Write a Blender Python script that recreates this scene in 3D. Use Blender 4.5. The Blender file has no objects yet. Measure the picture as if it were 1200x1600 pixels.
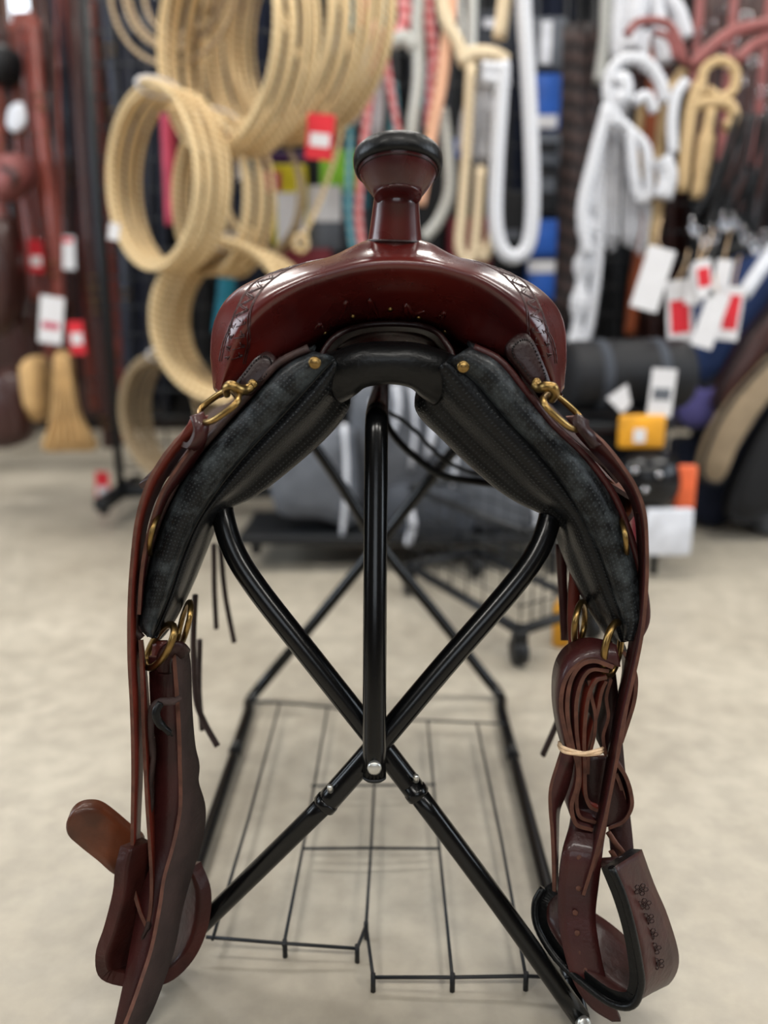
import bpy, bmesh, math, random
from mathutils import Vector, Matrix
R = random.Random(7)
scene = bpy.context.scene
COL = scene.collection

# ------------------------------------------------------------------ camera
CAMH, FPX, HOR = 0.65, 1300.0, 490.0
PITCH = math.atan((800 - HOR) / FPX)
cs, sn = math.cos(PITCH), math.sin(PITCH)
cam_d = bpy.data.cameras.new('camera')
cam = bpy.data.objects.new('camera', cam_d); COL.objects.link(cam)
cam.location = (0, 0, CAMH)
cam.rotation_euler = (math.pi / 2 - PITCH, 0, 0)
cam_d.sensor_fit = 'VERTICAL'; cam_d.sensor_height = 36.0; cam_d.sensor_width = 27.0
cam_d.lens = 36.0 * FPX / 1600.0
cam_d.clip_start = 0.02
cam_d.dof.use_dof = True; cam_d.dof.focus_distance = 0.745; cam_d.dof.aperture_fstop = 2.1
scene.camera = cam

# ------------------------------------------------------------------ world, view
w = bpy.data.worlds.new('world'); scene.world = w; w.use_nodes = True
w.node_tree.nodes['Background'].inputs[0].default_value = (0.75, 0.87, 1.0, 1)
w.node_tree.nodes['Background'].inputs[1].default_value = 0.5
vs = scene.view_settings
vs.view_transform = 'Standard'; vs.look = 'None'; vs.gamma = 1.0; vs.use_curve_mapping = False
vs.exposure = 0.0

def area(name, loc, target, sx, sy, watts, col):
    d = bpy.data.lights.new(name, 'AREA'); d.shape = 'RECTANGLE'; d.size = sx; d.size_y = sy
    d.energy = watts; d.color = col
    o = bpy.data.objects.new(name, d); COL.objects.link(o); o.location = loc
    v = Vector(target) - Vector(loc)
    o.rotation_euler = v.to_track_quat('-Z', 'Y').to_euler()
    return o
# daylight entering by the shop windows (left wall, right wall, street front behind the camera)
DAY = (0.80, 0.90, 1.0)
area('daylight_left', (-3.35, 0.9, 1.45), (0, 0.9, 0.9), 2.2, 1.5, 52, DAY)
area('daylight_right', (3.35, 0.6, 1.45), (0, 0.8, 0.9), 2.2, 1.5, 42, DAY)
area('daylight_front', (0.0, -2.9, 1.65), (0, 1.0, 0.9), 2.1, 1.0, 6, (0.95, 0.97, 1.0))
CEIL = 2.95
LAMPS = [(-1.7, -1.2), (0.2, -1.2), (2.0, -1.2), (-1.7, 1.35), (0.15, 1.35), (2.0, 1.35), (-1.7, 3.6), (0.2, 3.6), (2.0, 3.6)]
for (lx, ly) in LAMPS:
    area('troffer_light', (lx, ly, CEIL - 0.07), (lx, ly, 0), 1.15, 0.3, 36, (1.0, 0.965, 0.905))

# ------------------------------------------------------------------ helpers
def P(x, y, Y):
    """the point at distance Y in front of the camera position that sits at photo coordinates x, y"""
    u = (x - 600) / FPX; v = (800 - y) / FPX
    dy = cs + sn * v; dz = -sn + cs * v
    t = Y / dy
    return Vector((u * t, Y, CAMH + dz * t))
def PF(x, y, z=0.0):
    u = (x - 600) / FPX; v = (800 - y) / FPX
    dy = cs + sn * v; dz = -sn + cs * v
    t = (z - CAMH) / dz
    return Vector((u * t, dy * t, z))
def proj(p):
    d = p - Vector((0, 0, CAMH)); dep = d.y * cs - d.z * sn; up = d.y * sn + d.z * cs
    return (600 + FPX * d.x / dep, 800 - FPX * up / dep)
def mpp(Y):
    return Y * 1.0 / FPX
def srgb(r, g, b):
    f = lambda c: ((c / 255) / 12.92) if c / 255 <= 0.04045 else (((c / 255) + 0.055) / 1.055) ** 2.4
    return (f(r), f(g), f(b), 1)

def cr(p0, p1, p2, p3, t):
    t2 = t * t; t3 = t2 * t
    return 0.5 * ((2 * p1) + (p2 - p0) * t + (2 * p0 - 5 * p1 + 4 * p2 - p3) * t2 + (3 * p1 - p0 - 3 * p2 + p3) * t3)
def spline(pts, n, closed=False):
    pts = [Vector(p) for p in pts]; m = len(pts)
    if m < 3 and not closed:
        return [pts[0].lerp(pts[-1], i / n) for i in range(n + 1)]
    out = []
    segs = m if closed else m - 1
    for i in range(segs):
        if closed:
            a, b, c, d = pts[(i - 1) % m], pts[i], pts[(i + 1) % m], pts[(i + 2) % m]
        else:
            b, c = pts[i], pts[i + 1]
            a = pts[i - 1] if i > 0 else b * 2 - c
            d = pts[i + 2] if i + 2 < m else c * 2 - b
        for k in range(n):
            out.append(cr(a, b, c, d, k / n))
    if not closed: out.append(pts[-1].copy())
    return out

class MB:
    def __init__(s): s.v = []; s.f = []; s.m = []; s.uv = []; s.flat = []
    def face(s, idx, mi=0, uv=None, flat=False):
        s.f.append(tuple(idx)); s.m.append(mi); s.uv.append(uv or [(0, 0)] * len(idx)); s.flat.append(flat)
    def box(s, c, half, rot=None, mi=0, bev=0.0):
        c = Vector(c); hx, hy, hz = half
        rot = rot or Matrix.Identity(3)
        if bev > 0:
            # chamfered box: 24 vertices
            bm = bmesh.new(); bmesh.ops.create_cube(bm, size=2)
            for vv in bm.verts: vv.co = Vector((vv.co.x * hx, vv.co.y * hy, vv.co.z * hz))
            bmesh.ops.bevel(bm, geom=list(bm.edges), offset=bev, segments=2, affect='EDGES', profile=0.5)
            bm.verts.index_update(); b = len(s.v)
            for vv in bm.verts: s.v.append(c + rot @ vv.co)
            for ff in bm.faces: s.face([b + q.index for q in ff.verts], mi, [(q.co.x + q.co.y, q.co.z) for q in ff.verts])
            bm.free(); return s
        b = len(s.v)
        for dz in (-1, 1):
            for (dx, dy) in ((-1, -1), (1, -1), (1, 1), (-1, 1)):
                s.v.append(c + rot @ Vector((dx * hx, dy * hy, dz * hz)))
        Q = [(0, 3, 2, 1), (4, 5, 6, 7), (0, 1, 5, 4), (1, 2, 6, 5), (2, 3, 7, 6), (3, 0, 4, 7)]
        U = {0: (0, 0), 1: (1, 0), 5: (1, 1), 4: (0, 1)}
        for q in Q:
            s.face([b + i for i in q], mi, [(0, 0), (1, 0), (1, 1), (0, 1)], True)
        return s
    def tube(s, pts, r, sides=8, closed=False, caps=True, sub=0, mi=0, flat=1.0):
        pts = spline(pts, sub, closed) if sub else [Vector(p) for p in pts]
        n = len(pts); rad = (lambda i: r[min(len(r) - 1, int(round(i * (len(r) - 1) / max(1, n - 1))))]) if isinstance(r, (list, tuple)) else (lambda i: r)
        T = []
        for i in range(n):
            a = pts[(i - 1) % n] if (closed or i > 0) else pts[i]
            c = pts[(i + 1) % n] if (closed or i < n - 1) else pts[i]
            t = (c - a); T.append(t.normalized() if t.length > 1e-9 else Vector((0, 0, 1)))
        up = Vector((0, 0, 1)) if abs(T[0].z) < 0.9 else Vector((0, 1, 0))
        N = (up - T[0] * up.dot(T[0])).normalized()
        b = len(s.v); L = 0.0; Ls = []
        for i in range(n):
            N = (N - T[i] * N.dot(T[i]))
            N = N.normalized() if N.length > 1e-6 else T[i].orthogonal().normalized()
            B = T[i].cross(N)
            if i: L += (pts[i] - pts[i - 1]).length
            Ls.append(L)
            for k in range(sides):
                a = 2 * math.pi * k / sides
                s.v.append(pts[i] + (N * math.cos(a) + B * math.sin(a) * flat) * rad(i))
        for i in range(n if closed else n - 1):
            j = (i + 1) % n
            l0 = Ls[i]; l1 = Ls[j] if j else L + 0.01
            for k in range(sides):
                k2 = (k + 1) % sides
                s.face((b + i * sides + k, b + i * sides + k2, b + j * sides + k2, b + j * sides + k), mi,
                       [(k / sides, l0), ((k + 1) / sides, l0), ((k + 1) / sides, l1), (k / sides, l1)])
        if caps and not closed:
            s.face([b + k for k in range(sides)][::-1], mi, None, True)
            s.face([b + (n - 1) * sides + k for k in range(sides)], mi, None, True)
        return s
    def lathe(s, prof, origin, axis, seg=24, mi=0, sx=1.0):
        """prof: (radius, height) pairs along axis"""
        origin = Vector(origin); ax = Vector(axis).normalized()
        X = Vector((1, 0, 0)); X = (X - ax * X.dot(ax)).normalized(); Yv = ax.cross(X)
        b = len(s.v); n = len(prof); L = 0
        Ls = [0]
        for i in range(1, n):
            L += math.hypot(prof[i][0] - prof[i - 1][0], prof[i][1] - prof[i - 1][1]); Ls.append(L)
        for (r, h) in prof:
            for k in range(seg):
                a = 2 * math.pi * k / seg
                s.v.append(origin + ax * h + X * (r * sx * math.cos(a)) + Yv * (r * math.sin(a)))
        for i in range(n - 1):
            for k in range(seg):
                k2 = (k + 1) % seg
                s.face((b + i * seg + k, b + i * seg + k2, b + (i + 1) * seg + k2, b + (i + 1) * seg + k), mi,
                       [(k * .01, Ls[i]), ((k + 1) * .01, Ls[i]), ((k + 1) * .01, Ls[i + 1]), (k * .01, Ls[i + 1])])
        s.face([b + k for k in range(seg)][::-1], mi); s.face([b + (n - 1) * seg + k for k in range(seg)], mi)
        return s
    def sheet(s, grid, thick=0.0, mi=0, edge_mi=None, flip=False, uvs=None, closed_u=False):
        """grid[row][col] of points; thick: solid of that thickness, offset along -normal"""
        nr, nc = len(grid), len(grid[0]); b = len(s.v)
        # uv lengths
        vl = [0.0]
        for i in range(1, nr): vl.append(vl[-1] + (grid[i][nc // 2] - grid[i - 1][nc // 2]).length)
        ul = [0.0]
        for j in range(1, nc): ul.append(ul[-1] + (grid[nr // 2][j] - grid[nr // 2][j - 1]).length)
        for i in range(nr):
            for j in range(nc): s.v.append(Vector(grid[i][j]))
        def nrm(i, j):
            a = grid[min(i + 1, nr - 1)][j] - grid[max(i - 1, 0)][j]
            if closed_u: c = grid[i][(j + 1) % nc] - grid[i][(j - 1) % nc]
            else: c = grid[i][min(j + 1, nc - 1)] - grid[i][max(j - 1, 0)]
            q = c.cross(a)
            return (q.normalized() if q.length > 1e-12 else Vector((0, -1, 0))) * (-1 if flip else 1)
        jj = nc if closed_u else nc - 1
        def q(o, i, j):
            j2 = (j + 1) % nc
            return [o + i * nc + j, o + i * nc + j2, o + (i + 1) * nc + j2, o + (i + 1) * nc + j]
        def qu(i, j):
            j2 = min(j + 1, nc - 1)
            return [(ul[j], vl[i]), (ul[j2], vl[i]), (ul[j2], vl[i + 1]), (ul[j], vl[i + 1])]
        for i in range(nr - 1):
            for j in range(jj):
                f, u = q(b, i, j), qu(i, j)
                if flip: f, u = f[::-1], u[::-1]
                s.face(f, mi, u)
        if thick > 0:
            b2 = len(s.v)
            for i in range(nr):
                for j in range(nc): s.v.append(Vector(grid[i][j]) - nrm(i, j) * thick)
            for i in range(nr - 1):
                for j in range(jj):
                    f, u = q(b2, i, j), qu(i, j)
                    if not flip: f, u = f[::-1], u[::-1]
                    s.face(f, mi, u)
            em = mi if edge_mi is None else edge_mi
            def strip(lst):
                L = 0
                for (a, c) in zip(lst[:-1], lst[1:]):
                    L2 = L + (s.v[b + a] - s.v[b + c]).length
                    f = [b + a, b2 + a, b2 + c, b + c]
                    s.face(f if not flip else f[::-1], em, [(L, 0), (L, thick), (L2, thick), (L2, 0)], True); L = L2
            if not closed_u:
                strip([i * nc for i in range(nr)][::-1]) if False else None
                strip([i * nc for i in range(nr)][::1][::-1])
                strip([i * nc + nc - 1 for i in range(nr)])
            strip(list(range(nc))[::1]); strip([(nr - 1) * nc + j for j in range(nc)][::-1])
        return s

def loft(rows, su, sv, closed_u=False):
    """catmull-rom surface through control rows"""
    r1 = [spline(r, su, closed_u) for r in rows]
    nc = len(r1[0]); cols = [spline([r1[i][j] for i in range(len(r1))], sv) for j in range(nc)]
    return [[cols[j][i] for j in range(nc)] for i in range(len(cols[0]))]

def setp(o, label=None, cat=None, group=None, kind=None):
    if label: o['label'] = label
    if cat: o['category'] = cat
    if group: o['group'] = group
    if kind: o['kind'] = kind
    return o
def root(name, loc, label, cat, group=None):
    o = bpy.data.objects.new(name, None); COL.objects.link(o); o.location = loc
    o.empty_display_size = 0.05
    return setp(o, label, cat, group)
def wloc(p):
    l = Vector(p.location)
    while p.parent: p = p.parent; l += Vector(p.location)
    return l
def build(name, mb, mats, parent=None, label=None, kind=None, origin=None):
    off = wloc(parent) if parent else Vector((0, 0, 0))
    org = Vector(origin) if origin is not None else off
    me = bpy.data.meshes.new(name)
    me.from_pydata([tuple(v - org) for v in mb.v], [], mb.f); me.update()
    ul = me.uv_layers.new(name='UVMap'); k = 0
    flatuv = [c for f in mb.uv for uv in f for c in uv]
    ul.data.foreach_set('uv', flatuv)
    me.polygons.foreach_set('material_index', mb.m)
    me.polygons.foreach_set('use_smooth', [not x for x in mb.flat])
    for m in (mats if isinstance(mats, (list, tuple)) else [mats]): me.materials.append(m)
    bm = bmesh.new(); bm.from_mesh(me); bmesh.ops.recalc_face_normals(bm, faces=bm.faces); bm.to_mesh(me); bm.free()
    o = bpy.data.objects.new(name, me); COL.objects.link(o)
    if parent: o.parent = parent
    o.location = org - off
    if label: o['label'] = label
    if kind: o['kind'] = kind
    return o
def single(name, mb, mats, origin, label, cat, group=None, kind=None):
    o = build(name, mb, mats, None, None, None, origin)
    return setp(o, label, cat, group, kind)

# ------------------------------------------------------------------ materials
def nodes(m):
    m.use_nodes = True; nt = m.node_tree
    return nt, nt.nodes, nt.links, nt.nodes['Principled BSDF']
_mc = {}
def mat(name, col, rough=0.5, metal=0.0, coat=0.0, var=0.0, vscale=20.0, bump=0.0, bscale=200.0, col2=None, spec=0.3, rvar=0.0, coatr=0.1):
    if name in _mc: return _mc[name]
    m = bpy.data.materials.new(name); nt, N, L, b = nodes(m)
    b.inputs['Roughness'].default_value = rough; b.inputs['Metallic'].default_value = metal
    b.inputs['Coat Weight'].default_value = coat; b.inputs['Coat Roughness'].default_value = coatr
    b.inputs['Specular IOR Level'].default_value = spec
    tc = N.new('ShaderNodeTexCoord')
    nz = N.new('ShaderNodeTexNoise'); nz.inputs['Scale'].default_value = vscale; nz.inputs['Detail'].default_value = 5
    L.new(tc.outputs['Object'], nz.inputs['Vector'])
    mx = N.new('ShaderNodeMix'); mx.data_type = 'RGBA'
    c2 = col2 or tuple(max(0, c * (1 - var)) for c in col[:3]) + (1,)
    mx.inputs['A'].default_value = col; mx.inputs['B'].default_value = c2
    mr = N.new('ShaderNodeMapRange'); mr.inputs[1].default_value = 0.35; mr.inputs[2].default_value = 0.65
    L.new(nz.outputs['Fac'], mr.inputs[0]); L.new(mr.outputs[0], mx.inputs['Factor'])
    L.new(mx.outputs['Result'], b.inputs['Base Color'])
    if rvar:
        r2 = N.new('ShaderNodeMapRange'); r2.inputs[3].default_value = rough - rvar; r2.inputs[4].default_value = rough + rvar
        L.new(nz.outputs['Fac'], r2.inputs[0]); L.new(r2.outputs[0], b.inputs['Roughness'])
    if bump:
        n2 = N.new('ShaderNodeTexNoise'); n2.inputs['Scale'].default_value = bscale; n2.inputs['Detail'].default_value = 4
        L.new(tc.outputs['Object'], n2.inputs['Vector'])
        bp = N.new('ShaderNodeBump'); bp.inputs['Strength'].default_value = bump; bp.inputs['Distance'].default_value = 0.002
        L.new(n2.outputs['Fac'], bp.inputs['Height']); L.new(bp.outputs[0], b.inputs['Normal'])
    _mc[name] = m; return m

def rope_mat(name, col, col2, rough=0.75, pitch=0.018, strength=0.6):
    if name in _mc: return _mc[name]
    m = bpy.data.materials.new(name); nt, N, L, b = nodes(m)
    b.inputs['Roughness'].default_value = rough
    uv = N.new('ShaderNodeUVMap'); sp = N.new('ShaderNodeSeparateXYZ'); L.new(uv.outputs[0], sp.inputs[0])
    a = N.new('ShaderNodeMath'); a.operation = 'MULTIPLY'; a.inputs[1].default_value = 1.0 / pitch; L.new(sp.outputs[1], a.inputs[0])
    c = N.new('ShaderNodeMath'); c.operation = 'ADD'; L.new(a.outputs[0], c.inputs[0]); L.new(sp.outputs[0], c.inputs[1])
    d = N.new('ShaderNodeMath'); d.operation = 'MULTIPLY'; d.inputs[1].default_value = 2 * math.pi; L.new(c.outputs[0], d.inputs[0])
    e = N.new('ShaderNodeMath'); e.operation = 'SINE'; L.new(d.outputs[0], e.inputs[0])
    mr = N.new('ShaderNodeMapRange'); mr.inputs[1].default_value = -1; L.new(e.outputs[0], mr.inputs[0])
    mx = N.new('ShaderNodeMix'); mx.data_type = 'RGBA'; mx.inputs['A'].default_value = col2; mx.inputs['B'].default_value = col
    L.new(mr.outputs[0], mx.inputs['Factor']); L.new(mx.outputs['Result'], b.inputs['Base Color'])
    bp = N.new('ShaderNodeBump'); bp.inputs['Strength'].default_value = strength; bp.inputs['Distance'].default_value = 0.002
    L.new(mr.outputs[0], bp.inputs['Height']); L.new(bp.outputs[0], b.inputs['Normal'])
    _mc[name] = m; return m

def fork_leather():
    m = bpy.data.materials.new('oxblood_leather'); nt, N, L, b = nodes(m)
    tc = N.new('ShaderNodeTexCoord')
    n1 = N.new('ShaderNodeTexNoise'); n1.inputs['Scale'].default_value = 9; n1.inputs['Detail'].default_value = 6
    L.new(tc.outputs['Object'], n1.inputs['Vector'])
    rp = N.new('ShaderNodeValToRGB'); L.new(n1.outputs['Fac'], rp.inputs[0])
    rp.color_ramp.elements[0].position = .3; rp.color_ramp.elements[0].color = srgb(42, 9, 13)
    rp.color_ramp.elements[1].position = .72; rp.color_ramp.elements[1].color = srgb(84, 24, 19)
    L.new(rp.outputs[0], b.inputs['Base Color'])
    n2 = N.new('ShaderNodeTexNoise'); n2.inputs['Scale'].default_value = 30; n2.inputs['Detail'].default_value = 3
    L.new(tc.outputs['Object'], n2.inputs['Vector'])
    r2 = N.new('ShaderNodeMapRange'); r2.inputs[3].default_value = .20; r2.inputs[4].default_value = .36
    L.new(n2.outputs['Fac'], r2.inputs[0]); L.new(r2.outputs[0], b.inputs['Roughness'])
    b.inputs['Specular IOR Level'].default_value = .35
    b.inputs['Coat Weight'].default_value = 0.35; b.inputs['Coat Roughness'].default_value = 0.12
    n3 = N.new('ShaderNodeTexNoise'); n3.inputs['Scale'].default_value = 420; n3.inputs['Detail'].default_value = 2
    L.new(tc.outputs['Object'], n3.inputs['Vector'])
    n4 = N.new('ShaderNodeTexNoise'); n4.inputs['Scale'].default_value = 24; n4.inputs['Detail'].default_value = 2
    L.new(tc.outputs['Object'], n4.inputs['Vector'])
    ad = N.new('ShaderNodeMath'); ad.operation = 'MULTIPLY_ADD'; ad.inputs[1].default_value = 3.0
    L.new(n4.outputs['Fac'], ad.inputs[0]); L.new(n3.outputs['Fac'], ad.inputs[2])
    bp = N.new('ShaderNodeBump'); bp.inputs['Strength'].default_value = .06; bp.inputs['Distance'].default_value = .001
    L.new(ad.outputs[0], bp.inputs['Height']); L.new(bp.outputs[0], b.inputs['Normal'])
    return m

def perforated(name, base, dustcol, dust, rough, dot=0.0036):
    """black panel leather: rows of small pricked dots, dusty wear in patches"""
    m = bpy.data.materials.new(name); nt, N, L, b = nodes(m)
    b.inputs['Specular IOR Level'].default_value = .22
    uv = N.new('ShaderNodeUVMap')
    sc = N.new('ShaderNodeVectorMath'); sc.operation = 'SCALE'; sc.inputs['Scale'].default_value = 1.0 / dot
    L.new(uv.outputs[0], sc.inputs[0])
    fr = N.new('ShaderNodeVectorMath'); fr.operation = 'FRACTION'; L.new(sc.outputs[0], fr.inputs[0])
    di = N.new('ShaderNodeVectorMath'); di.operation = 'DISTANCE'; di.inputs[1].default_value = (.5, .5, 0); L.new(fr.outputs[0], di.inputs[0])
    dm = N.new('ShaderNodeMapRange'); dm.inputs[1].default_value = .10; dm.inputs[2].default_value = .24; dm.inputs[3].default_value = 1; dm.inputs[4].default_value = 0
    L.new(di.outputs['Value'], dm.inputs[0])
    tc = N.new('ShaderNodeTexCoord')
    n1 = N.new('ShaderNodeTexNoise'); n1.inputs['Scale'].default_value = 45; n1.inputs['Detail'].default_value = 8; n1.inputs['Roughness'].default_value = .7
    L.new(tc.outputs['Object'], n1.inputs['Vector'])
    du = N.new('ShaderNodeMapRange'); du.inputs[1].default_value = .45; du.inputs[2].default_value = .75; du.inputs[4].default_value = dust
    L.new(n1.outputs['Fac'], du.inputs[0])
    ad = N.new('ShaderNodeMath'); ad.operation = 'MULTIPLY_ADD'; ad.inputs[1].default_value = .10; ad.use_clamp = True
    L.new(dm.outputs[0], ad.inputs[0]); L.new(du.outputs[0], ad.inputs[2])
    mx = N.new('ShaderNodeMix'); mx.data_type = 'RGBA'; mx.inputs['A'].default_value = base; mx.inputs['B'].default_value = dustcol
    L.new(ad.outputs[0], mx.inputs['Factor']); L.new(mx.outputs['Result'], b.inputs['Base Color'])
    rr = N.new('ShaderNodeMapRange'); rr.inputs[3].default_value = rough; rr.inputs[4].default_value = rough + .25
    L.new(du.outputs[0], rr.inputs[0]); L.new(rr.outputs[0], b.inputs['Roughness'])
    iv = N.new('ShaderNodeMath'); iv.operation = 'MULTIPLY_ADD'; iv.inputs[1].default_value = -1.0
    L.new(dm.outputs[0], iv.inputs[0])
    n5 = N.new('ShaderNodeTexNoise'); n5.inputs['Scale'].default_value = 300; L.new(tc.outputs['Object'], n5.inputs['Vector'])
    L.new(n5.outputs['Fac'], iv.inputs[2])
    bp = N.new('ShaderNodeBump'); bp.inputs['Strength'].default_value = .35; bp.inputs['Distance'].default_value = .001
    L.new(iv.outputs[0], bp.inputs['Height']); L.new(bp.outputs[0], b.inputs['Normal'])
    return m

M_fork = fork_leather()
M_dark = mat('dark_brown_leather', srgb(40, 18, 17), .40, spec=.25, coat=.06, var=.35, vscale=25, bump=.25, bscale=350)
M_black = mat('black_leather', srgb(8, 9, 10), .36, spec=.22, coat=.04, var=.3, vscale=30, bump=.25, bscale=320)
M_panel = perforated('black_pricked_leather', srgb(8, 9, 11), srgb(104, 112, 118), .03, .34)
M_roll = perforated('dusty_black_leather', srgb(13, 15, 17), srgb(112, 122, 126), .30, .38)
M_edge = mat('raw_leather_edge', srgb(92, 58, 46), .7, var=.4, vscale=90, bump=.3)
M_edged = mat('dark_leather_edge', srgb(62, 45, 42), .55, var=.5, vscale=120, bump=.4)
M_latigo = mat('red_latigo_leather', srgb(104, 40, 29), .42, coat=.1, var=.4, vscale=18, bump=.25, bscale=300)
M_maroon = mat('maroon_strap_leather', srgb(60, 24, 23), .42, coat=.15, var=.4, vscale=20, bump=.25, bscale=300)
M_flesh = mat('rough_brown_leather', srgb(54, 40, 37), .75, var=.35, vscale=40, bump=.5, bscale=240)
M_brownin = mat('burnished_brown_leather', srgb(98, 52, 30), .42, coat=.2, var=.6, vscale=24, bump=.2)
M_stirrup = mat('tooled_stirrup_leather', srgb(56, 24, 20), .42, spec=.22, coat=.04, var=.45, vscale=30, bump=.35, bscale=140)
M_brass = mat('brass', srgb(150, 122, 74), .34, metal=1.0, var=.35, vscale=60, rvar=.1)
M_stand = mat('black_painted_steel', srgb(7, 8, 9), .22, var=.2, vscale=15, bump=.04, bscale=150, spec=.30)
M_wire = mat('black_coated_wire', srgb(26, 28, 31), .45, var=.2)
M_zinc = mat('zinc_bolt', srgb(205, 205, 200), .35, metal=.9, var=.2, vscale=80)
M_band = mat('beige_string', srgb(228, 196, 160), .8, var=.2, vscale=200)
M_chrome = mat('nickel', srgb(200, 200, 205), .2, metal=1.0, var=.2)
M_blkplastic = mat('black_plastic', srgb(24, 25, 27), .45, var=.2)
M_groove = mat('tooling_groove', srgb(44, 15, 14), .45, coat=.2)
M_white = mat('white_card', srgb(212, 211, 214), .6, var=.06)
M_redcard = mat('red_card', srgb(205, 40, 52), .55, var=.15)

# ------------------------------------------------------------------ room
def floor_mat():
    m = bpy.data.materials.new('sealed_concrete'); nt, N, L, b = nodes(m)
    tc = N.new('ShaderNodeTexCoord')
    n1 = N.new('ShaderNodeTexNoise'); n1.inputs['Scale'].default_value = 2.2; n1.inputs['Detail'].default_value = 8; n1.inputs['Roughness'].default_value = .62
    L.new(tc.outputs['Object'], n1.inputs['Vector'])
    rp = N.new('ShaderNodeValToRGB'); L.new(n1.outputs['Fac'], rp.inputs[0]); e = rp.color_ramp.elements
    e[0].position = .30; e[0].color = srgb(142, 134, 120); e[1].position = .70; e[1].color = srgb(182, 174, 159)
    n2 = N.new('ShaderNodeTexNoise'); n2.inputs['Scale'].default_value = 26; n2.inputs['Detail'].default_value = 6
    L.new(tc.outputs['Object'], n2.inputs['Vector'])
    mr = N.new('ShaderNodeMapRange'); mr.inputs[1].default_value = .38; mr.inputs[2].default_value = .62; mr.inputs[3].default_value = .88; mr.inputs[4].default_value = 1.04
    L.new(n2.outputs['Fac'], mr.inputs[0])
    mx = N.new('ShaderNodeMix'); mx.data_type = 'RGBA'; mx.blend_type = 'MULTIPLY'; mx.inputs['Factor'].default_value = 1
    L.new(rp.outputs[0], mx.inputs['A']); L.new(mr.outputs[0], mx.inputs['B']); L.new(mx.outputs['Result'], b.inputs['Base Color'])
    b.inputs['Roughness'].default_value = .42
    rr = N.new('ShaderNodeMapRange'); rr.inputs[3].default_value = .30; rr.inputs[4].default_value = .55
    L.new(n2.outputs['Fac'], rr.inputs[0]); L.new(rr.outputs[0], b.inputs['Roughness'])
    bp = N.new('ShaderNodeBump'); bp.inputs['Strength'].default_value = .06; bp.inputs['Distance'].default_value = .003
    L.new(n2.outputs['Fac'], bp.inputs['Height']); L.new(bp.outputs[0], b.inputs['Normal'])
    return m
XL, XR, YN, YB = -3.4, 3.4, -3.0, 4.75
def struct(name, mb, m, par=None):
    o = build(name, mb, m, par)
    if not par: o['kind'] = 'structure'
    return o
M_floor = floor_mat()
M_wall = mat('plaster_wall', srgb(74, 62, 54), .85, var=.08, vscale=4, bump=.1, bscale=60)
M_wallb = mat('dark_board_wall', srgb(34, 27, 26), .8, var=.3, vscale=6, bump=.1, bscale=60)
M_ceil = mat('ceiling_tile', srgb(88, 86, 82), .9, var=.06, vscale=30)
M_frame = mat('window_frame', srgb(92, 62, 48), .55, var=.2)
def emis(name, col, st):
    m = bpy.data.materials.new(name); nt, N, L, b = nodes(m)
    b.inputs['Base Color'].default_value = col; b.inputs['Emission Color'].default_value = col
    b.inputs['Emission Strength'].default_value = st; b.inputs['Roughness'].default_value = .2
    return m
M_day = emis('daylit_glass', (0.80, 0.90, 1.0, 1), 1.8)
M_diff = emis('lamp_diffuser', (1.0, 0.95, 0.86, 1), 4.0)
struct('floor', MB().box(((XL + XR) / 2, (YN + YB) / 2, -.05), ((XR - XL) / 2 + .1, (YB - YN) / 2 + .1, .05)), M_floor)
struct('ceiling', MB().box(((XL + XR) / 2, (YN + YB) / 2, CEIL + .05), ((XR - XL) / 2 + .1, (YB - YN) / 2 + .1, .05)), M_ceil)
def wall(name, a, b, holes, axis, pos, m, zt=CEIL):
    """wall along axis ('x' or 'y') from a to b at pos, with window holes (h0,h1,z0,z1)"""
    mb = MB(); T = .05
    xs = sorted({a, b} | {h for H in holes for h in H[:2]}); zs = sorted({0, zt} | {h for H in holes for h in H[2:]})
    for x0, x1 in zip(xs[:-1], xs[1:]):
        for z0, z1 in zip(zs[:-1], zs[1:]):
            cx, cz = (x0 + x1) / 2, (z0 + z1) / 2
            if any(H[0] < cx < H[1] and H[2] < cz < H[3] for H in holes): continue
            if axis == 'x': mb.box((cx, pos, cz), ((x1 - x0) / 2, T, (z1 - z0) / 2))
            else: mb.box((pos, cx, cz), (T, (x1 - x0) / 2, (z1 - z0) / 2))
    return struct(name, mb, m)
wl = [(-.2, 2.0, .7, 2.2)]; wr = [(-.5, 1.7, .7, 2.2)]; wf = [(-1.1, 1.1, 1.1, 2.2)]
wb = [(-2.95, -2.02, 2.02, 2.8), (-1.97, -1.79, 2.06, 2.8)]
wall('wall_left', YN, YB, wl, 'y', XL - .05, M_wall)
wall('wall_right', YN, YB, wr, 'y', XR + .05, M_wall)
wall('wall_front', XL, XR, wf, 'x', YN - .05, M_wall)
wall('wall_back', XL, XR, wb, 'x', YB + .05, M_wallb)
def window(n, axis, pos, H, inward, glass=True):
    a, b, z0, z1 = H; o = None
    def bx(c0, c1, q0, q1, d):
        c, q = (c0 + c1) / 2, (q0 + q1) / 2
        return ((c, pos, q), ((c1 - c0) / 2, d, (q1 - q0) / 2)) if axis == 'x' else ((pos, c, q), (d, (c1 - c0) / 2, (q1 - q0) / 2))
    mb = MB(); F = .035
    for (c0, c1, q0, q1) in ((a, b, z0, z0 + F), (a, b, z1 - F, z1), (a, a + F, z0, z1), (b - F, b, z0, z1)): mb.box(*bx(c0, c1, q0, q1, .045))
    mid = (a + b) / 2
    if b - a > .6: mb.box(*bx(mid - F / 2, mid + F / 2, z0, z1, .04))
    o = struct('window_%d' % n, mb, M_frame)
    build('pane', MB().box(*bx(a + F, b - F, z0 + F, z1 - F, .006)), M_day, o)
window(1, 'x', YB + .05, wb[0], -1); window(2, 'x', YB + .05, wb[1], -1)
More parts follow.
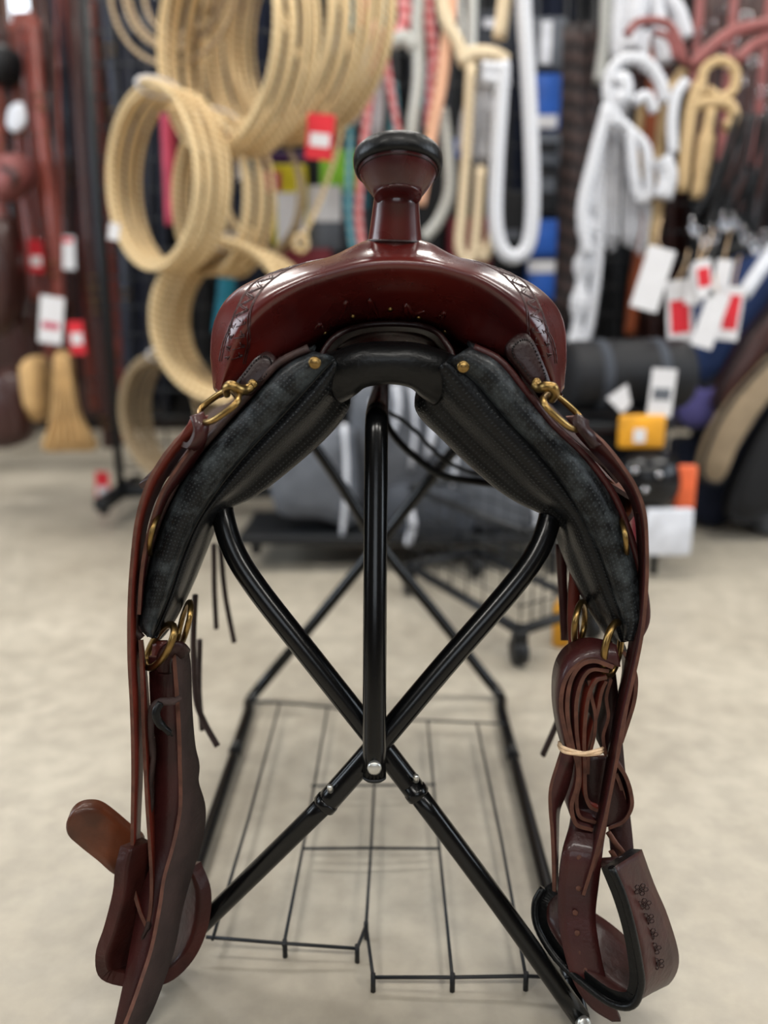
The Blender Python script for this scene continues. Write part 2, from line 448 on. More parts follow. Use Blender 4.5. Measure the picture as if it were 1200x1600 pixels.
window(3, 'y', XL - .05, wl[0], 1); window(4, 'y', XR + .05, wr[0], -1); window(5, 'x', YN - .05, wf[0], 1)
for i, (lx, ly) in enumerate(LAMPS):
    rw = ['near the shop front', 'above the saddle aisle', 'near the back wall'][i // 3]; cw = ['left', 'middle', 'right'][i % 3]
    t = root('ceiling_light', (lx, ly, CEIL), 'white fluorescent ceiling panel %s, %s of its row' % (rw, cw), 'ceiling light', 'ceiling light panels')
    mb = MB()
    for (dx, dy, hx, hy) in ((0, .17, .62, .015), (0, -.17, .62, .015), (.605, 0, .015, .155), (-.605, 0, .015, .155)): mb.box((lx + dx, ly + dy, CEIL - .03), (hx, hy, .03))
    build('frame', mb, M_white, t)
    build('diffuser', MB().box((lx, ly, CEIL - .03), (.59, .155, .012)), M_diff, t)
# ------------------------------------------------------------------ the saddle
SB = P(612, 600, .95)
saddle = root('stock_saddle', (0.005, .92, .50), 'glossy oxblood leather stock saddle with horn on black folding rack', 'saddle')
def rowpx(lst, Y):
    return [P(x, y, Y[i] if isinstance(Y, (list, tuple)) else Y) for i, (x, y) in enumerate(lst)]
F0 = [(345,622),(372,600),(405,577),(445,558),(488,537),(530,514),(572,505),(615,503),(660,505),(692,516),(722,537),(768,552),(810,567),(845,594),(872,622)]
FM = [(342,618),(360,580),(388,542),(425,512),(475,488),(530,472),(575,465),(615,463),(655,464),(695,470),(738,484),(788,510),(828,544),(852,582),(874,620)]
FR = [(339,614),(352,565),(374,517),(418,474),(475,444),(532,426),(575,417),(615,414),(656,416),(695,422),(748,440),(800,474),(840,518),(863,567),(876,615)]
FT = [(335,610),(340,555),(356,500),(400,456),(462,426),(525,406),(572,391),(615,387),(660,391),(702,405),(762,424),(817,456),(857,498),(874,556),(879,610)]
FS = [(335,605),(329,550),(337,496),(370,452),(442,421),(515,402),(567,379),(615,371),(667,379),(712,401),(777,419),(840,449),(877,492),(885,550),(880,605)]
YA = [.752,.750,.750,.756,.766,.776,.782,.784,.782,.776,.766,.756,.750,.750,.752]
YMm = [.742,.733,.729,.731,.736,.742,.746,.748,.746,.742,.736,.731,.729,.733,.742]
YRr = [.745,.731,.719,.712,.709,.708,.708,.708,.708,.708,.709,.712,.719,.731,.745]
YTt = [.758,.745,.735,.730,.728,.728,.731,.733,.731,.728,.728,.730,.735,.745,.758]
YSs = [.785,.778,.772,.770,.768,.766,.763,.762,.763,.766,.768,.770,.772,.778,.785]
r0 = [p + Vector((0, .07, 0)) for p in rowpx(F0, YA)]
rS = rowpx(FS, YSs)
cxs = .006
rB = [Vector((cxs + (p.x - cxs) * .97, .835, p.z - .010)) for p in rS]
rB[7].z -= .012; rB[6].z -= .008; rB[8].z -= .008
rC = [Vector((cxs + (p.x - cxs) * .90, .875, p.z - .045)) for p in rS]
rD = [Vector((cxs + (p.x - cxs) * .80, .885, p.z - .10)) for p in rS]
fork_rows = [r0, rowpx(F0, YA), rowpx(FM, YMm), rowpx(FR, YRr), rowpx(FT, YTt), rS, rB, rC, rD]
NU, NV = 8, 7
FG = loft(fork_rows, NU, NV)
build('pommel_swell', MB().sheet(FG, 0.004), M_fork, saddle)
def forkpt(u, v):
    """u: column 0..14, v: row 0..8 -> surface point and normal"""
    fu, fv = min(max(u * NU, 0), len(FG[0]) - 1.001), min(max(v * NV, 0), len(FG) - 1.001)
    i, j = int(fv), int(fu); a, b = fv - i, fu - j
    p = FG[i][j].lerp(FG[i][j + 1], b).lerp(FG[i + 1][j].lerp(FG[i + 1][j + 1], b), a)
    n = (FG[i][j + 1] - FG[i][j]).cross(FG[i + 1][j] - FG[i][j]).normalized()
    if n.y > 0 and v < 4: n = -n
    if n.z < 0 and v >= 4: n = -n
    return p, n
# tooled border: two double lines and a zigzag of leaves across each shoulder
def crossing(side):
    # path from the crest behind the horn base (v=5.6) forward and down the shoulder
    return [(7 + side * 2.05, 5.25), (7 + side * 2.75, 4.85), (7 + side * 3.45, 4.45), (7 + side * 4.1, 4.05), (7 + side * 4.62, 3.6), (7 + side * 5.05, 3.1), (7 + side * 5.45, 2.6), (7 + side * 5.8, 2.15)]
for side in (-1, 1):
    base = [forkpt(u, v) for (u, v) in crossing(side)]
    cpts = spline([q[0] for q in base], 16); cn = spline([q[1] for q in base], 16)
    n = len(cpts); wv = []
    for i in range(n):
        t = (cpts[min(i + 1, n - 1)] - cpts[max(i - 1, 0)]).normalized(); wv.append(t.cross(cn[i]).normalized())
    def on(i, off):
        q = cpts[i] + wv[i] * off
        best = None  # settle on the swell surface
        for rr in FG[8:46]:
            for pp in rr:
                dd = (pp - q).length_squared
                if best is None or dd < best[0]: best = (dd, pp)
        return q - cn[i] * (q - best[1]).dot(cn[i])
    mb = MB()
    for off in (-.0112, -.0094, .0094, .0112):
        mb.tube([on(i, off) for i in range(0, n, 3)], .00055, 5, sub=3)
    k = 0; zz = []
    i = 2
    while i < n - 6:
        i2 = i + 5
        a, b = (on(i, -.0075), on(i2, .0075)) if k % 2 == 0 else (on(i, .0075), on(i2, -.0075))
        mb.tube([a, b], .0007, 5)
        c, d = (on(i + 1, -.0075), on(i2, .002)) if k % 2 == 0 else (on(i + 1, .0075), on(i2, -.002))
        mb.tube([c, d], .0005, 5)
        mid = on(i + 2, .0035 if k % 2 == 0 else -.0035)
        mb.tube([mid, on(min(i + 6, n - 1), .005 if k % 2 == 0 else -.005)], .0005, 5)
        i = i2; k += 1
    build('tooled_border', mb, M_groove, saddle, kind='stuff')
# stitched seam where horn cover meets the swell
NB, NT = P(617, 380, .760), P(620, 296, .748)
# horn neck
ax = (NT - NB); hl = ax.length
px_m = .77 / FPX
build('horn_neck', MB().lathe([(.0275, -.012), (.0238, .0), (.0222, hl * .25), (.0205, hl * .55), (.0192, hl * .8), (.0186, hl * 1.05)], NB, ax, 40), M_fork, saddle)
mb = MB(); mb.lathe([(.0226, -.0012), (.0246, -.0012), (.0250, 0), (.0246, .0012), (.0226, .0012)], NB + ax.normalized() * .001, ax + Vector((0, 0.01, 0)), 40)
build('neck_seam', mb, M_dark, saddle)
# horn cap: flared underside, rim binding, domed top
HC = P(621.5, 251, .742); tilt = math.radians(20); hax = Vector((0, math.sin(tilt), math.cos(tilt)))
rc = .0366
cap = build('horn_cap', MB().lathe([(.0170, -.0315), (.0192, -.0310), (.0222, -.0275), (.0262, -.0220), (.0305, -.0150), (.0338, -.0080), (.0352, -.0030), (.0350, .0)], HC, hax, 48), M_fork, saddle)
build('cap_binding', MB().lathe([(.0335, -.0098), (.0356, -.0090), (.0369, -.0045), (.0370, .0010), (.0362, .0045), (.034, .0066), (.030, .0080), (.020, .0092), (.008, .0096), (.001, .0097)], HC, hax, 56), M_black, cap)
mb = MB(); mb.lathe([(.0318, -.0122), (.0324, -.0125), (.0328, -.0117), (.0320, -.0112)], HC, hax, 48)
build('cap_stitching', mb, M_dark, cap)
mb = MB(); mb.lathe([(.0185, -.0325), (.0196, -.0322), (.0200, -.0314), (.0196, -.0306), (.0185, -.0304)], HC, hax, 40)
build('cap_collar', mb, M_fork, cap)

# gullet: dark lip, pleats with brass nails, black bridge between the panels
lip = [(500,562),(508,545),(522,528),(545,515),(575,508),(615,506),(655,509),(682,519),(697,536),(706,552),(708,566)]
build('gullet_lip', MB().tube(rowpx(lip, [.744,.746,.750,.758,.764,.766,.764,.758,.750,.746,.744]), .0030, 8, sub=6), M_dark, saddle)
inner = [[P(x, y, .768) for x, y in lip], [P(615 + (x - 615) * .92, 512 + (y - 508) * .95, .785) for x, y in lip], [P(615 + (x - 615) * .90, 516 + (y - 508) * .95, .83) for x, y in lip]]
build('gullet_lining', MB().sheet(loft(inner, 5, 4), .002), M_dark, saddle)
def onfork(x, y):
    return min((pp for rr in FG[7:26] for pp in rr), key=lambda pp: (proj(pp)[0] - x) ** 2 + (proj(pp)[1] - y) ** 2)
for (x, y, YY) in ((508,519,.739),(552,492,.735),(612,486,.737),(656,497,.739),(696,521,.739)):
    c = onfork(x, y)
    build('brass_nail', MB().lathe([(.0024, -.001), (.0024, .0004), (.0018, .0013), (.0006, .0017)], c, Vector((0, -1, -.25)), 12), M_brass, saddle)
# gathered folds of the swell cover around the nails
for pts in ([(530,500),(538,483),(540,470),(546,486),(552,498)], [(575,499),(578,482),(577,468),(586,484),(592,497)], [(640,500),(634,486),(634,474),(642,486),(648,497)], [(676,508),(686,494),(694,488),(690,502),(688,514)], [(488,524),(494,512),(500,506),(504,514),(512,522)], [(640,498),(650,490),(664,486)]):
    pp = []
    for (x, y) in pts:
        c_ = onfork(x, y); pp.append(P(x, y, c_.y + .0004))
    build('gathered_pleat', MB().tube(pp, [.0010, .0022, .0022, .0012], 6, sub=4), M_fork, saddle)
br = [[P(500,560,.740),P(528,552,.732),P(560,541,.726),P(612,538,.727),P(654,541,.726),P(690,552,.732),P(712,562,.740)],
      [P(500,566,.730),P(530,560,.722),P(565,549,.716),P(612,547,.716),P(650,549,.716),P(690,560,.722),P(712,568,.730)],
      [P(508,590,.724),P(538,578,.716),P(566,566,.712),P(610,564,.711),P(650,567,.712),P(682,580,.716),P(704,592,.724)],
      [P(520,612,.728),P(544,602,.720),P(568,590,.715),P(610,587,.715),P(646,591,.715),P(670,604,.720),P(690,616,.728)],
      [P(530,626,.740),P(550,614,.732),P(570,600,.728),P(610,595,.728),P(643,601,.728),P(662,616,.732),P(680,630,.740)],
      [P(540,616,.80),P(558,606,.80),P(576,596,.80),P(610,592,.80),P(640,597,.80),P(656,608,.80),P(672,618,.80)]]
build('gullet_bridge', MB().sheet(loft(br, 6, 5), .003), M_black, saddle)

# panels: black leather cushions either side, traced row by row (outer edge, roll, seam, cushion, underside, back)
def panel(E0, E2, E4, sgn, nm, scr):
    n = len(E0)
    lerp = lambda a, b, t: (a[0] + (b[0] - a[0]) * t, a[1] + (b[1] - a[1]) * t)
    tt = [i / (n - 1) for i in range(n)]
    e0 = [P(*E0[i], .722 - .012 * tt[i]) for i in range(n)]
    e05 = [P(*lerp(E0[i], E2[i], .16), .703 - .012 * tt[i]) for i in range(n)]
    e1 = [P(*lerp(E0[i], E2[i], .52), .697 - .012 * tt[i]) for i in range(n)]
    e15 = [P(*lerp(E0[i], E2[i], .86), .703 - .012 * tt[i]) for i in range(n)]
    e2 = [P(*E2[i], .716 - .012 * tt[i]) for i in range(n)]
    roll = [[p + Vector((0, .03, .004)) for p in e0], e0, e05, e1, e15, e2, [p + Vector((0, .02, 0)) for p in e2]]
    base = build('panel', MB().sheet(loft(roll, 7, 5), .003), M_roll, saddle, nm)
    # cushion (upper part) and flap (lower part)
    bul = [math.sin(math.pi * min(1, tt[i] * 1.75)) if tt[i] < .57 else 0 for i in range(n)]
    e25 = [P(*lerp(E2[i], E4[i], .30), .716 - .012 * tt[i] - .002 * bul[i]) for i in range(n)]
    e3 = [P(*lerp(E2[i], E4[i], .62), .735 - .012 * tt[i]) for i in range(n)]
    e4 = [P(*E4[i], .79 - .02 * tt[i]) for i in range(n)]
    e45 = [P(*lerp(E4[i], E2[i], .10), .90) for i in range(n)]
    e5 = []
    for i in range(n):
        q = e2[i]; e5.append(Vector((q.x * 1.0 + sgn * .004, 1.05, q.z + .035)))
    e6 = [Vector((q.x + sgn * .01, 1.18, q.z + .05)) for q in e2]
    cush = [[p + Vector((0, .006, 0)) for p in e2], e2, e25, e3, e4, e5, e6]
    build('panel_cushion', MB().sheet(loft(cush, 7, 6), .004), M_panel, base)
    # piping along the seam and the stitched brown skirt edge
    build('piping', MB().tube([p + Vector((0, -.001, 0)) for p in e2], .0016, 6, sub=6), M_black, base)
    build('edge_binding', MB().tube([p + Vector((sgn * .0022, -.010, .0022)) for p in e0], .0034, 8, sub=6), M_edged if sgn < 0 else M_maroon, base)
    c = P(*scr, .6955)
    s = build('brass_screw', MB().lathe([(.0052, -.003), (.0052, .0), (.0044, .0014), (.0036, .0012), (.0030, .0020), (.001, .0026)], c, Vector((-.1 * sgn, -1, -.1)), 20), M_brass, base)
    build('screw_slot', MB().box(c + Vector((0, -.0024, 0)), (.0022, .0006, .0005)), M_dark, s) if False else None
    return e0
L0 = [(488,547),(440,572),(395,620),(345,675),(298,732),(262,797),(240,862),(226,927),(219,976),(231,994)]
L2 = [(522,560),(484,602),(440,650),(390,703),(345,758),(308,815),(284,870),(264,930),(246,976),(238,996)]
L4 = [(545,600),(546,630),(515,672),(462,720),(408,762),(352,792),(326,855),(300,918),(274,966),(246,994)]
R0 = [(734,546),(776,568),(816,616),(858,668),(908,716),(950,774),(975,836),(993,900),(1001,962),(986,999)]
R2 = [(700,560),(744,594),(790,648),(838,700),(882,756),(915,814),(941,868),(961,925),(976,972),(979,1001)]
R4 = [(662,596),(656,632),(695,674),(745,722),(795,762),(866,800),(880,852),(906,912),(938,966),(970,999)]
eL = panel(L0, L2, L4, -1, 'dusty black perforated leather panel under the left side', (492,567))
eR = panel(R0, R2, R4, 1, 'dusty black perforated leather panel under the right side', (724,573))

# flat rubbed skirt edge following each panel and skirts running back over them
def skirt(name, edge, dx, dz, length, m, em, th=.0035, drop=0.0, lbl=None, fy=0.004, flip=False):
    rows = []
    for k, yy in enumerate((0, .10, .22, length)):
        f = yy / length
        rows.append([Vector((p.x + dx * (1 + .4 * f), p.y + fy + yy, p.z + dz + .03 * f - drop * f)) for p in edge])
    return build(name, MB().sheet(loft(rows, 5, 4), th, 0, 1, flip=flip), [m, em], saddle, lbl)
skirt('skirt', eL[1:], -.0050, .0040, .42, M_dark, M_edged, .0055, fy=-.008, flip=True)
skirt('skirt', eR[1:], .0050, .0040, .42, M_maroon, M_edge, .0055, fy=-.008)
# upper jockeys and flaps
fl = [P(425,578,.722),P(395,606,.722),P(350,655,.722),P(300,700,.722),P(258,738,.722),P(226,752,.724),P(214,758,.726)]
skirt('side_jockey', fl, 0, 0, .34, M_dark, M_edged, .005, flip=True)
fl = [P(418,590,.724),P(380,632,.724),P(330,690,.724),P(295,725,.722),P(268,752,.722),P(258,774,.724)]
skirt('rigging_flap', fl, .002, -.002, .30, M_maroon, M_edged, .004, flip=True)
fr = [P(812,560,.722),P(842,622,.722),P(876,666,.722),P(915,700,.722),P(948,722,.722),P(962,738,.724),P(972,752,.726)]
skirt('side_jockey', fr, 0, 0, .34, M_dark, M_edged, .005)
fr = [P(832,606,.724),P(868,662,.724),P(905,704,.724),P(942,745,.722),P(976,768,.722),P(993,780,.724),P(994,800,.726),P(984,816,.727)]
skirt('rigging_flap', fr, .001, -.001, .30, M_brownin, M_edged, .004)

# stitched chapes holding the front dees
def chape(outl, Y0, Y1, ctr):
    n = len(outl); cx = sum(p[0] for p in outl) / n; cy = sum(p[1] for p in outl) / n
    ys = [p[1] for p in outl]; y0, y1 = min(ys), max(ys)
    yy = lambda y: Y0 + (Y1 - Y0) * (y - y0) / (y1 - y0)
    ring = spline([P(x, y, yy(y)) for x, y in outl], 5, True)
    c = sum(ring, Vector()) / len(ring)
    grid = [ring, [c + (p - c) * .93 + Vector((0, -.0022, .0006)) for p in ring], [c + (p - c) * .5 + Vector((0, -.0032, .001)) for p in ring], [c + (p - c) * .02 + Vector((0, -.0036, .001)) for p in ring]]
    grid = [[p + Vector((0, .005, -.001)) for p in ring]] + grid
    o = build('dee_chape', MB().sheet(grid, 0, closed_u=True), M_dark, saddle)
    mb = MB(); st = [c + (p - c) * .74 + Vector((0, -.0034, .001)) for p in ring]; st2 = spline(st, 3, True)
    for k in range(0, len(st2) - 2, 4): mb.tube([st2[k], st2[k + 2]], .0007, 5)
    build('stitching', mb, M_black, o, kind='stuff')
    return o
chape([(416,549),(429,555),(433,568),(426,583),(410,600),(392,618),(372,612),(366,602),(380,583),(398,560)], .716, .706, None)
chape([(806,523),(822,521),(834,534),(846,560),(858,590),(860,606),(846,612),(828,600),(808,575),(793,556),(791,538)], .714, .704, None)
# brass dees: clip and elongated ring
def ringpath(c, a, b, n=28):
    return [c + a * math.cos(2 * math.pi * k / n) + b * math.sin(2 * math.pi * k / n) for k in range(n)]
def dee(clip_px, ring_c, ring_a, ring_b, Yc):
    o = build('clip_plate', MB().tube([P(x, y, Yc - d) for (x, y, d) in clip_px], .0042, 10, sub=6, flat=.75), M_brass, saddle)
    c = P(*ring_c, Yc - .004)
    a = P(ring_c[0] + ring_a[0], ring_c[1] + ring_a[1], Yc - .004 + ring_a[2]) - c
    b = P(ring_c[0] + ring_b[0], ring_c[1] + ring_b[1], Yc - .004 + ring_b[2]) - c
    pts = []
    for k in range(32):
        t = 2 * math.pi * k / 32; cc, ss = math.cos(t), math.sin(t)
        pts.append(c + a * (abs(cc) ** .6 * (1 if cc > 0 else -1)) + b * (abs(ss) ** .75 * (1 if ss > 0 else -1)))
    build('dee_ring', MB().tube(pts, .0028, 10, closed=True), M_brass, saddle)
    return o
dee([(393,604,.006),(384,609,.010),(374,608,.016),(362,602,.018),(353,606,.014),(355,616,.008)], (341,634), (-28,20,.004), (9,12,-.026), .704)
dee([(834,600,.006),(842,606,.010),(852,604,.016),(864,606,.018),(868,616,.014),(862,625,.008)], (880,643), (27,24,.004), (-9,10,-.026), .702)
for (x, y) in ((395,600), (838,598)):
    build('brass_screw', MB().lathe([(.0040, -.002), (.0040, .001), (.0030, .0022), (.001, .0026)], P(x, y, .700), Vector((0, -1, .2)), 16), M_brass, saddle)

# ---- straps
def strap(name, E, th, m, em, parent=None, sub=6, lbl=None, across=2):
    """E: rows of (xl,yl,Yl, xr,yr,Yr): the two long edges as they hang"""
    rows = []
    for e in E:
        a = P(e[0], e[1], e[2]); b = P(e[3], e[4], e[5])
        rows.append([a.lerp(b, k / across) for k in range(across + 1)])
    ca = [spline([r[k] for r in rows], sub) for k in range(across + 1)]
    grid = [[ca[k][i] for k in range(across + 1)] for i in range(len(ca[0]))]
    return build(name, MB().sheet(grid, th, 0, 1), [m, em], parent or saddle, lbl)
# left latigo: tied at the dee, then the two long tails
strap('latigo_strap', [(300,652,.700,326,648,.700),(286,672,.697,312,674,.704),(268,692,.692,290,697,.712),(246,722,.686,266,730,.716),(226,760,.682,243,770,.716),(211,812,.680,226,820,.716),(203,880,.680,218,884,.716),(199,950,.680,214,952,.714),(199,1030,.678,216,1030,.712),(203,1110,.676,220,1112,.708),(205,1200,.674,219,1202,.704),(204,1290,.672,215,1292,.700),(204,1370,.668,214,1372,.694),(214,1420,.664,222,1418,.690),(232,1462,.662,236,1458,.686)], .003, M_latigo, M_edge, lbl='long red latigo strap hanging outside the left panel')
strap('latigo_strap', [(216,1000,.690,219,1000,.716),(219,1060,.688,226,1060,.714),(221,1130,.686,231,1130,.712),(224,1200,.684,236,1200,.710),(227,1260,.680,240,1262,.706),(231,1320,.676,243,1322,.702),(234,1380,.670,243,1382,.696),(231,1430,.664,236,1432,.690),(220,1470,.662,226,1474,.68)], .003, M_latigo, M_edge)
strap('latigo_knot', [(298,655,.690,318,645,.694),(302,672,.684,324,668,.690),(294,690,.686,314,690,.692),(286,690,.694,304,698,.70)], .0045, M_maroon, M_edged)
strap('latigo_layer', [(318,658,.702,330,656,.700),(304,688,.698,318,694,.704),(276,728,.694,292,736,.708),(250,770,.690,262,778,.708),(230,830,.690,240,834,.708),(219,890,.688,225,892,.708),(214,960,.688,218,960,.706)], .003, M_maroon, M_edge)
# right latigo
strap('latigo_strap', [(884,650,.700,908,648,.700),(898,672,.704,922,668,.698),(924,700,.710,946,690,.694),(954,730,.714,972,722,.690),(982,766,.716,996,760,.686),(996,806,.716,1010,802,.682),(1000,860,.716,1014,858,.680),(1000,920,.714,1013,920,.678),(990,990,.710,1006,992,.676),(976,1060,.704,992,1062,.672),(962,1130,.698,976,1132,.668),(950,1200,.692,964,1202,.664),(938,1270,.686,950,1272,.660),(922,1340,.68,932,1342,.656),(909,1402,.676,914,1400,.654)], .003, M_maroon, M_edge, lbl='long maroon latigo strap hanging outside the right panel')
strap('latigo_strap', [(996,800,.700,1006,802,.696),(1002,900,.700,1010,902,.690),(986,1000,.692,1000,1002,.684),(972,1080,.688,986,1082,.680),(958,1160,.684,972,1162,.674),(944,1240,.680,956,1242,.668),(936,1310,.674,944,1312,.664),(924,1362,.67,928,1362,.66)], .003, M_dark, M_edge)
strap('latigo_knot', [(896,650,.688,914,660,.692),(896,664,.682,916,672,.688),(908,680,.682,926,682,.688),(922,700,.690,934,692,.696)], .0045, M_dark, M_edged)
# rings at the foot of each panel
def ring(cx, cy, Y, ax_, bx_, r, by=(0, 0), lbl=None):
    c = P(cx, cy, Y); a = P(cx + ax_[0], cy + ax_[1], Y + ax_[2]) - c; b = P(cx + bx_[0], cy + bx_[1], Y + bx_[2]) - c
    return build('rigging_ring', MB().tube(ringpath(c, a, b), r, 8, closed=True), M_brass, saddle, lbl)
ring(243, 836, .712, (-7, 31, 0), (6, 2, .03), .0024)
ring(250, 1010, .705, (14, -34, 0), (-16, 4, .02), .0034)
ring(288, 975, .725, (8, -34, 0), (-6, 2, .03), .0028)
ring(957, 1015, .700, (-8, 42, 0), (11, 2, .02), .0034)
ring(906, 975, .725, (-4, 34, 0), (7, 0, .03), .0030)
ring(972, 842, .712, (4, 30, 0), (-5, 0, .03), .0024)
# left leathers
strap('stirrup_leather', [(268,1008,.694,292,1016,.706),(270,1040,.690,293,1044,.708),(274,1100,.684,294,1102,.706),(277,1160,.680,299,1164,.704),(278,1195,.678,306,1196,.702),(279,1230,.676,305,1222,.700),(278,1270,.672,316,1262,.700),(268,1320,.666,312,1310,.694),(254,1370,.658,296,1362,.684),(246,1420,.648,280,1420,.672),(234,1480,.638,268,1480,.660),(218,1530,.628,250,1535,.648),(204,1570,.620,232,1580,.638),(186,1616,.612,208,1622,.628)], .0042, M_flesh, M_edge, lbl='wide dark brown stirrup leather hanging at the left, rough side out')
strap('stirrup_leather', [(234,1024,.716,288,1028,.716),(236,1090,.714,288,1092,.714),(240,1160,.710,294,1162,.710),(243,1240,.704,298,1242,.704),(235,1320,.694,288,1322,.694),(222,1390,.678,262,1392,.678),(208,1460,.664,250,1464,.664),(194,1530,.648,234,1536,.650),(176,1612,.634,204,1618,.636)], .004, M_maroon, M_edge)
strap('cinch_strap', [(240,1000,.724,262,1000,.724),(236,1060,.720,262,1060,.720),(240,1150,.718,258,1150,.718),(248,1240,.714,262,1240,.714)], .003, M_latigo, M_edge)
build('leather_thong', MB().tube([P(x, y, Y) for x, y, Y in ((238,1180,.690),(236,1140,.688),(237,1108,.684),(250,1097,.676),(268,1096,.672),(283,1090,.676))], [.0035, .004, .0042, .0040, .003], 8, sub=5, flat=.7), M_flesh, saddle)
build('leather_thong', MB().tube([P(x, y, Y) for x, y, Y in ((252,1098,.672),(244,1112,.668),(248,1128,.668),(262,1142,.670),(269,1150,.672))], [.004, .0042, .004, .003, .001], 8, sub=5, flat=.7), M_black, saddle)
build('leather_thong', MB().tube([P(x, y, Y) for x, y, Y in ((238,1150,.690),(240,1180,.69),(236,1225,.69),(238,1255,.69),(232,1290,.688))], [.004, .0042, .003, .002], 8, sub=5, flat=.6), M_flesh, saddle)
build('leather_thong', MB().tube([P(x, y, Y) for x, y, Y in ((228,1432,.672),(232,1445,.664),(226,1458,.660),(220,1472,.66))], [.004, .0045, .003, .001], 8, sub=5, flat=.6), M_flesh, saddle)
# strap end wrapped over the left ring
build('ring_loop', MB().tube([P(x, y, Y) for x, y, Y in ((256,1050,.698),(256,1030,.692),(264,1015,.688),(278,1012,.690),(288,1022,.698))], .0034, 8, sub=5, flat=2.0), M_dark, saddle)
# saddle strings hanging behind on the left
for pts in ([(305,930,.86),(302,1010,.86),(306,1090,.85),(320,1130,.85),(340,1166,.84)], [(334,850,1.0),(335,920,1.0),(338,982,1.0)], [(344,850,1.01),(352,930,1.01),(366,1004,1.0)], [(312,1000,.90),(311,1080,.90),(316,1140,.90)]):
    build('saddle_string', MB().tube([P(*q) for q in pts], .0046, 6, sub=5, flat=.7), M_flesh, saddle)
build('saddle_string', MB().tube([P(*q) for q in [(878,1110,.86),(866,1140,.86),(848,1180,.86)]], .0046, 6, sub=5, flat=.7), M_flesh, saddle)
# right bundle: the cinch latigo folded back and forth and tied
def edgepath(name, pts, depth, th, m, em=M_edge, Y=.69):
    """strap standing edge-on: the traced line is its near edge, the strap runs back by depth"""
    c = spline([P(x, y, (q[0] if q else Y)) for (x, y, *q) in pts], 6)
    grid = [[p, p + Vector((0, depth * .5, 0)), p + Vector((0, depth, 0.0))] for p in c]
    return build(name, MB().sheet(grid, th, 0, 1), [m, em], saddle)
strap('folded_latigo', [(963,1008,.690,966,1042,.682),(940,1001,.694,944,1036,.680),(912,1001,.700,920,1032,.678),(886,1014,.704,898,1046,.676),(871,1042,.706,884,1070,.674),(868,1086,.706,880,1104,.674),(874,1130,.704,886,1140,.674),(884,1168,.700,894,1172,.674)], .0038, M_maroon, M_edge, lbl='folded maroon latigo looped over the right ring')
edgepath('folded_latigo', [(960,1040),(930,1030),(905,1038),(888,1066),(883,1110),(890,1160),(900,1200),(898,1230),(890,1260),(898,1290),(925,1300)], .04, .0038, M_maroon, Y=.676)
edgepath('folded_latigo', [(952,1046),(925,1044),(908,1060),(898,1096),(898,1140),(902,1180),(903,1220),(898,1250),(904,1278),(930,1288)], .04, .0034, M_maroon, Y=.680)
edgepath('folded_latigo', [(948,1056),(930,1062),(918,1084),(912,1120),(910,1160),(911,1200),(912,1240),(920,1262),(935,1270)], .038, .0034, M_latigo, Y=.684)
edgepath('folded_latigo', [(945,1064),(938,1080),(932,1110),(924,1140),(918,1170),(916,1210)], .03, .003, M_latigo, Y=.690)
edgepath('folded_latigo', [(918,1064),(922,1090),(928,1120),(926,1150),(920,1175)], .03, .003, M_flesh, Y=.688)
edgepath('folded_latigo', [(952,1062,.69),(945,1090),(948,1120),(940,1150),(944,1180)], .03, .003, M_flesh, Y=.694)
strap('folded_latigo', [(878,1165,.68,898,1170,.68),(868,1195,.674,890,1210,.684),(858,1230,.670,880,1240,.684),(857,1262,.668,870,1266,.684),(860,1300,.668,868,1302,.680),(862,1350,.668,867,1352,.676),(863,1392,.668,867,1394,.674)], .0034, M_maroon, M_edge)
strap('folded_latigo', [(905,1180,.700,960,1180,.700),(900,1220,.698,968,1220,.698),(896,1260,.696,978,1260,.696),(905,1288,.694,970,1290,.694)], .0034, M_dark, M_edge)
edgepath('folded_latigo', [(962,1195),(975,1215),(983,1240),(984,1262),(972,1282),(950,1292)], .04, .0036, M_maroon, Y=.690)
edgepath('folded_latigo', [(960,1210),(968,1232),(972,1252),(962,1270),(945,1280)], .036, .0034, M_dark, Y=.694)
edgepath('folded_latigo', [(986,1040),(991,1064),(988,1096),(978,1130),(968,1160)], .04, .0036, M_maroon, Y=.694)
for (x0, y0, x1, y1, Yb) in ((874,1160,942,1176,.664), (876,1167,942,1172,.663), (873,1164,940,1178,.665)):
    m_ = [P(x0, y0, Yb + .02), P(x0 + 6, y0 + 8, Yb), P((x0 + x1) / 2, (y0 + y1) / 2 + 8, Yb - .002), P(x1 - 8, y1, Yb), P(x1, y1 - 3, Yb + .02)]
    build('tie_string', MB().tube(m_, .0016, 6, sub=5), M_band, saddle, 'beige string tied round the folded strap')
strap('stirrup_leather', [(896,1230,.706,950,1236,.704),(890,1285,.690,946,1292,.688),(878,1330,.672,940,1336,.668),(872,1380,.666,934,1384,.662),(872,1430,.658,930,1430,.654),(880,1480,.648,936,1476,.644),(896,1530,.640,946,1522,.636),(922,1568,.634,958,1560,.630),(956,1590,.630,970,1590,.628)], .0045, M_maroon, M_edged, across=4, lbl='wide maroon stirrup leather with punched holes hanging at the right')
for (x, y, Y) in ((905,1340,.669),(904,1388,.663),(899,1426,.655),(902,1458,.650),(908,1488,.645),(916,1516,.640)):
    build('punched_hole', MB().lathe([(.0026, -.001), (.0026, .0006), (.0018, .0008)], P(x, y, Y - .0035), Vector((0, -1, .3)), 12), M_edge, saddle)
strap('stirrup_leather', [(930,1000,.72,955,1000,.72),(940,1100,.716,966,1100,.716),(945,1200,.71,975,1200,.71),(950,1290,.70,985,1290,.70),(955,1345,.69,990,1335,.69)], .004, M_dark, M_edged)
strap('cinch_strap', [(890,880,.76,908,880,.76),(886,960,.755,904,960,.755),(890,1040,.745,906,1040,.745)], .003, M_latigo, M_edge)
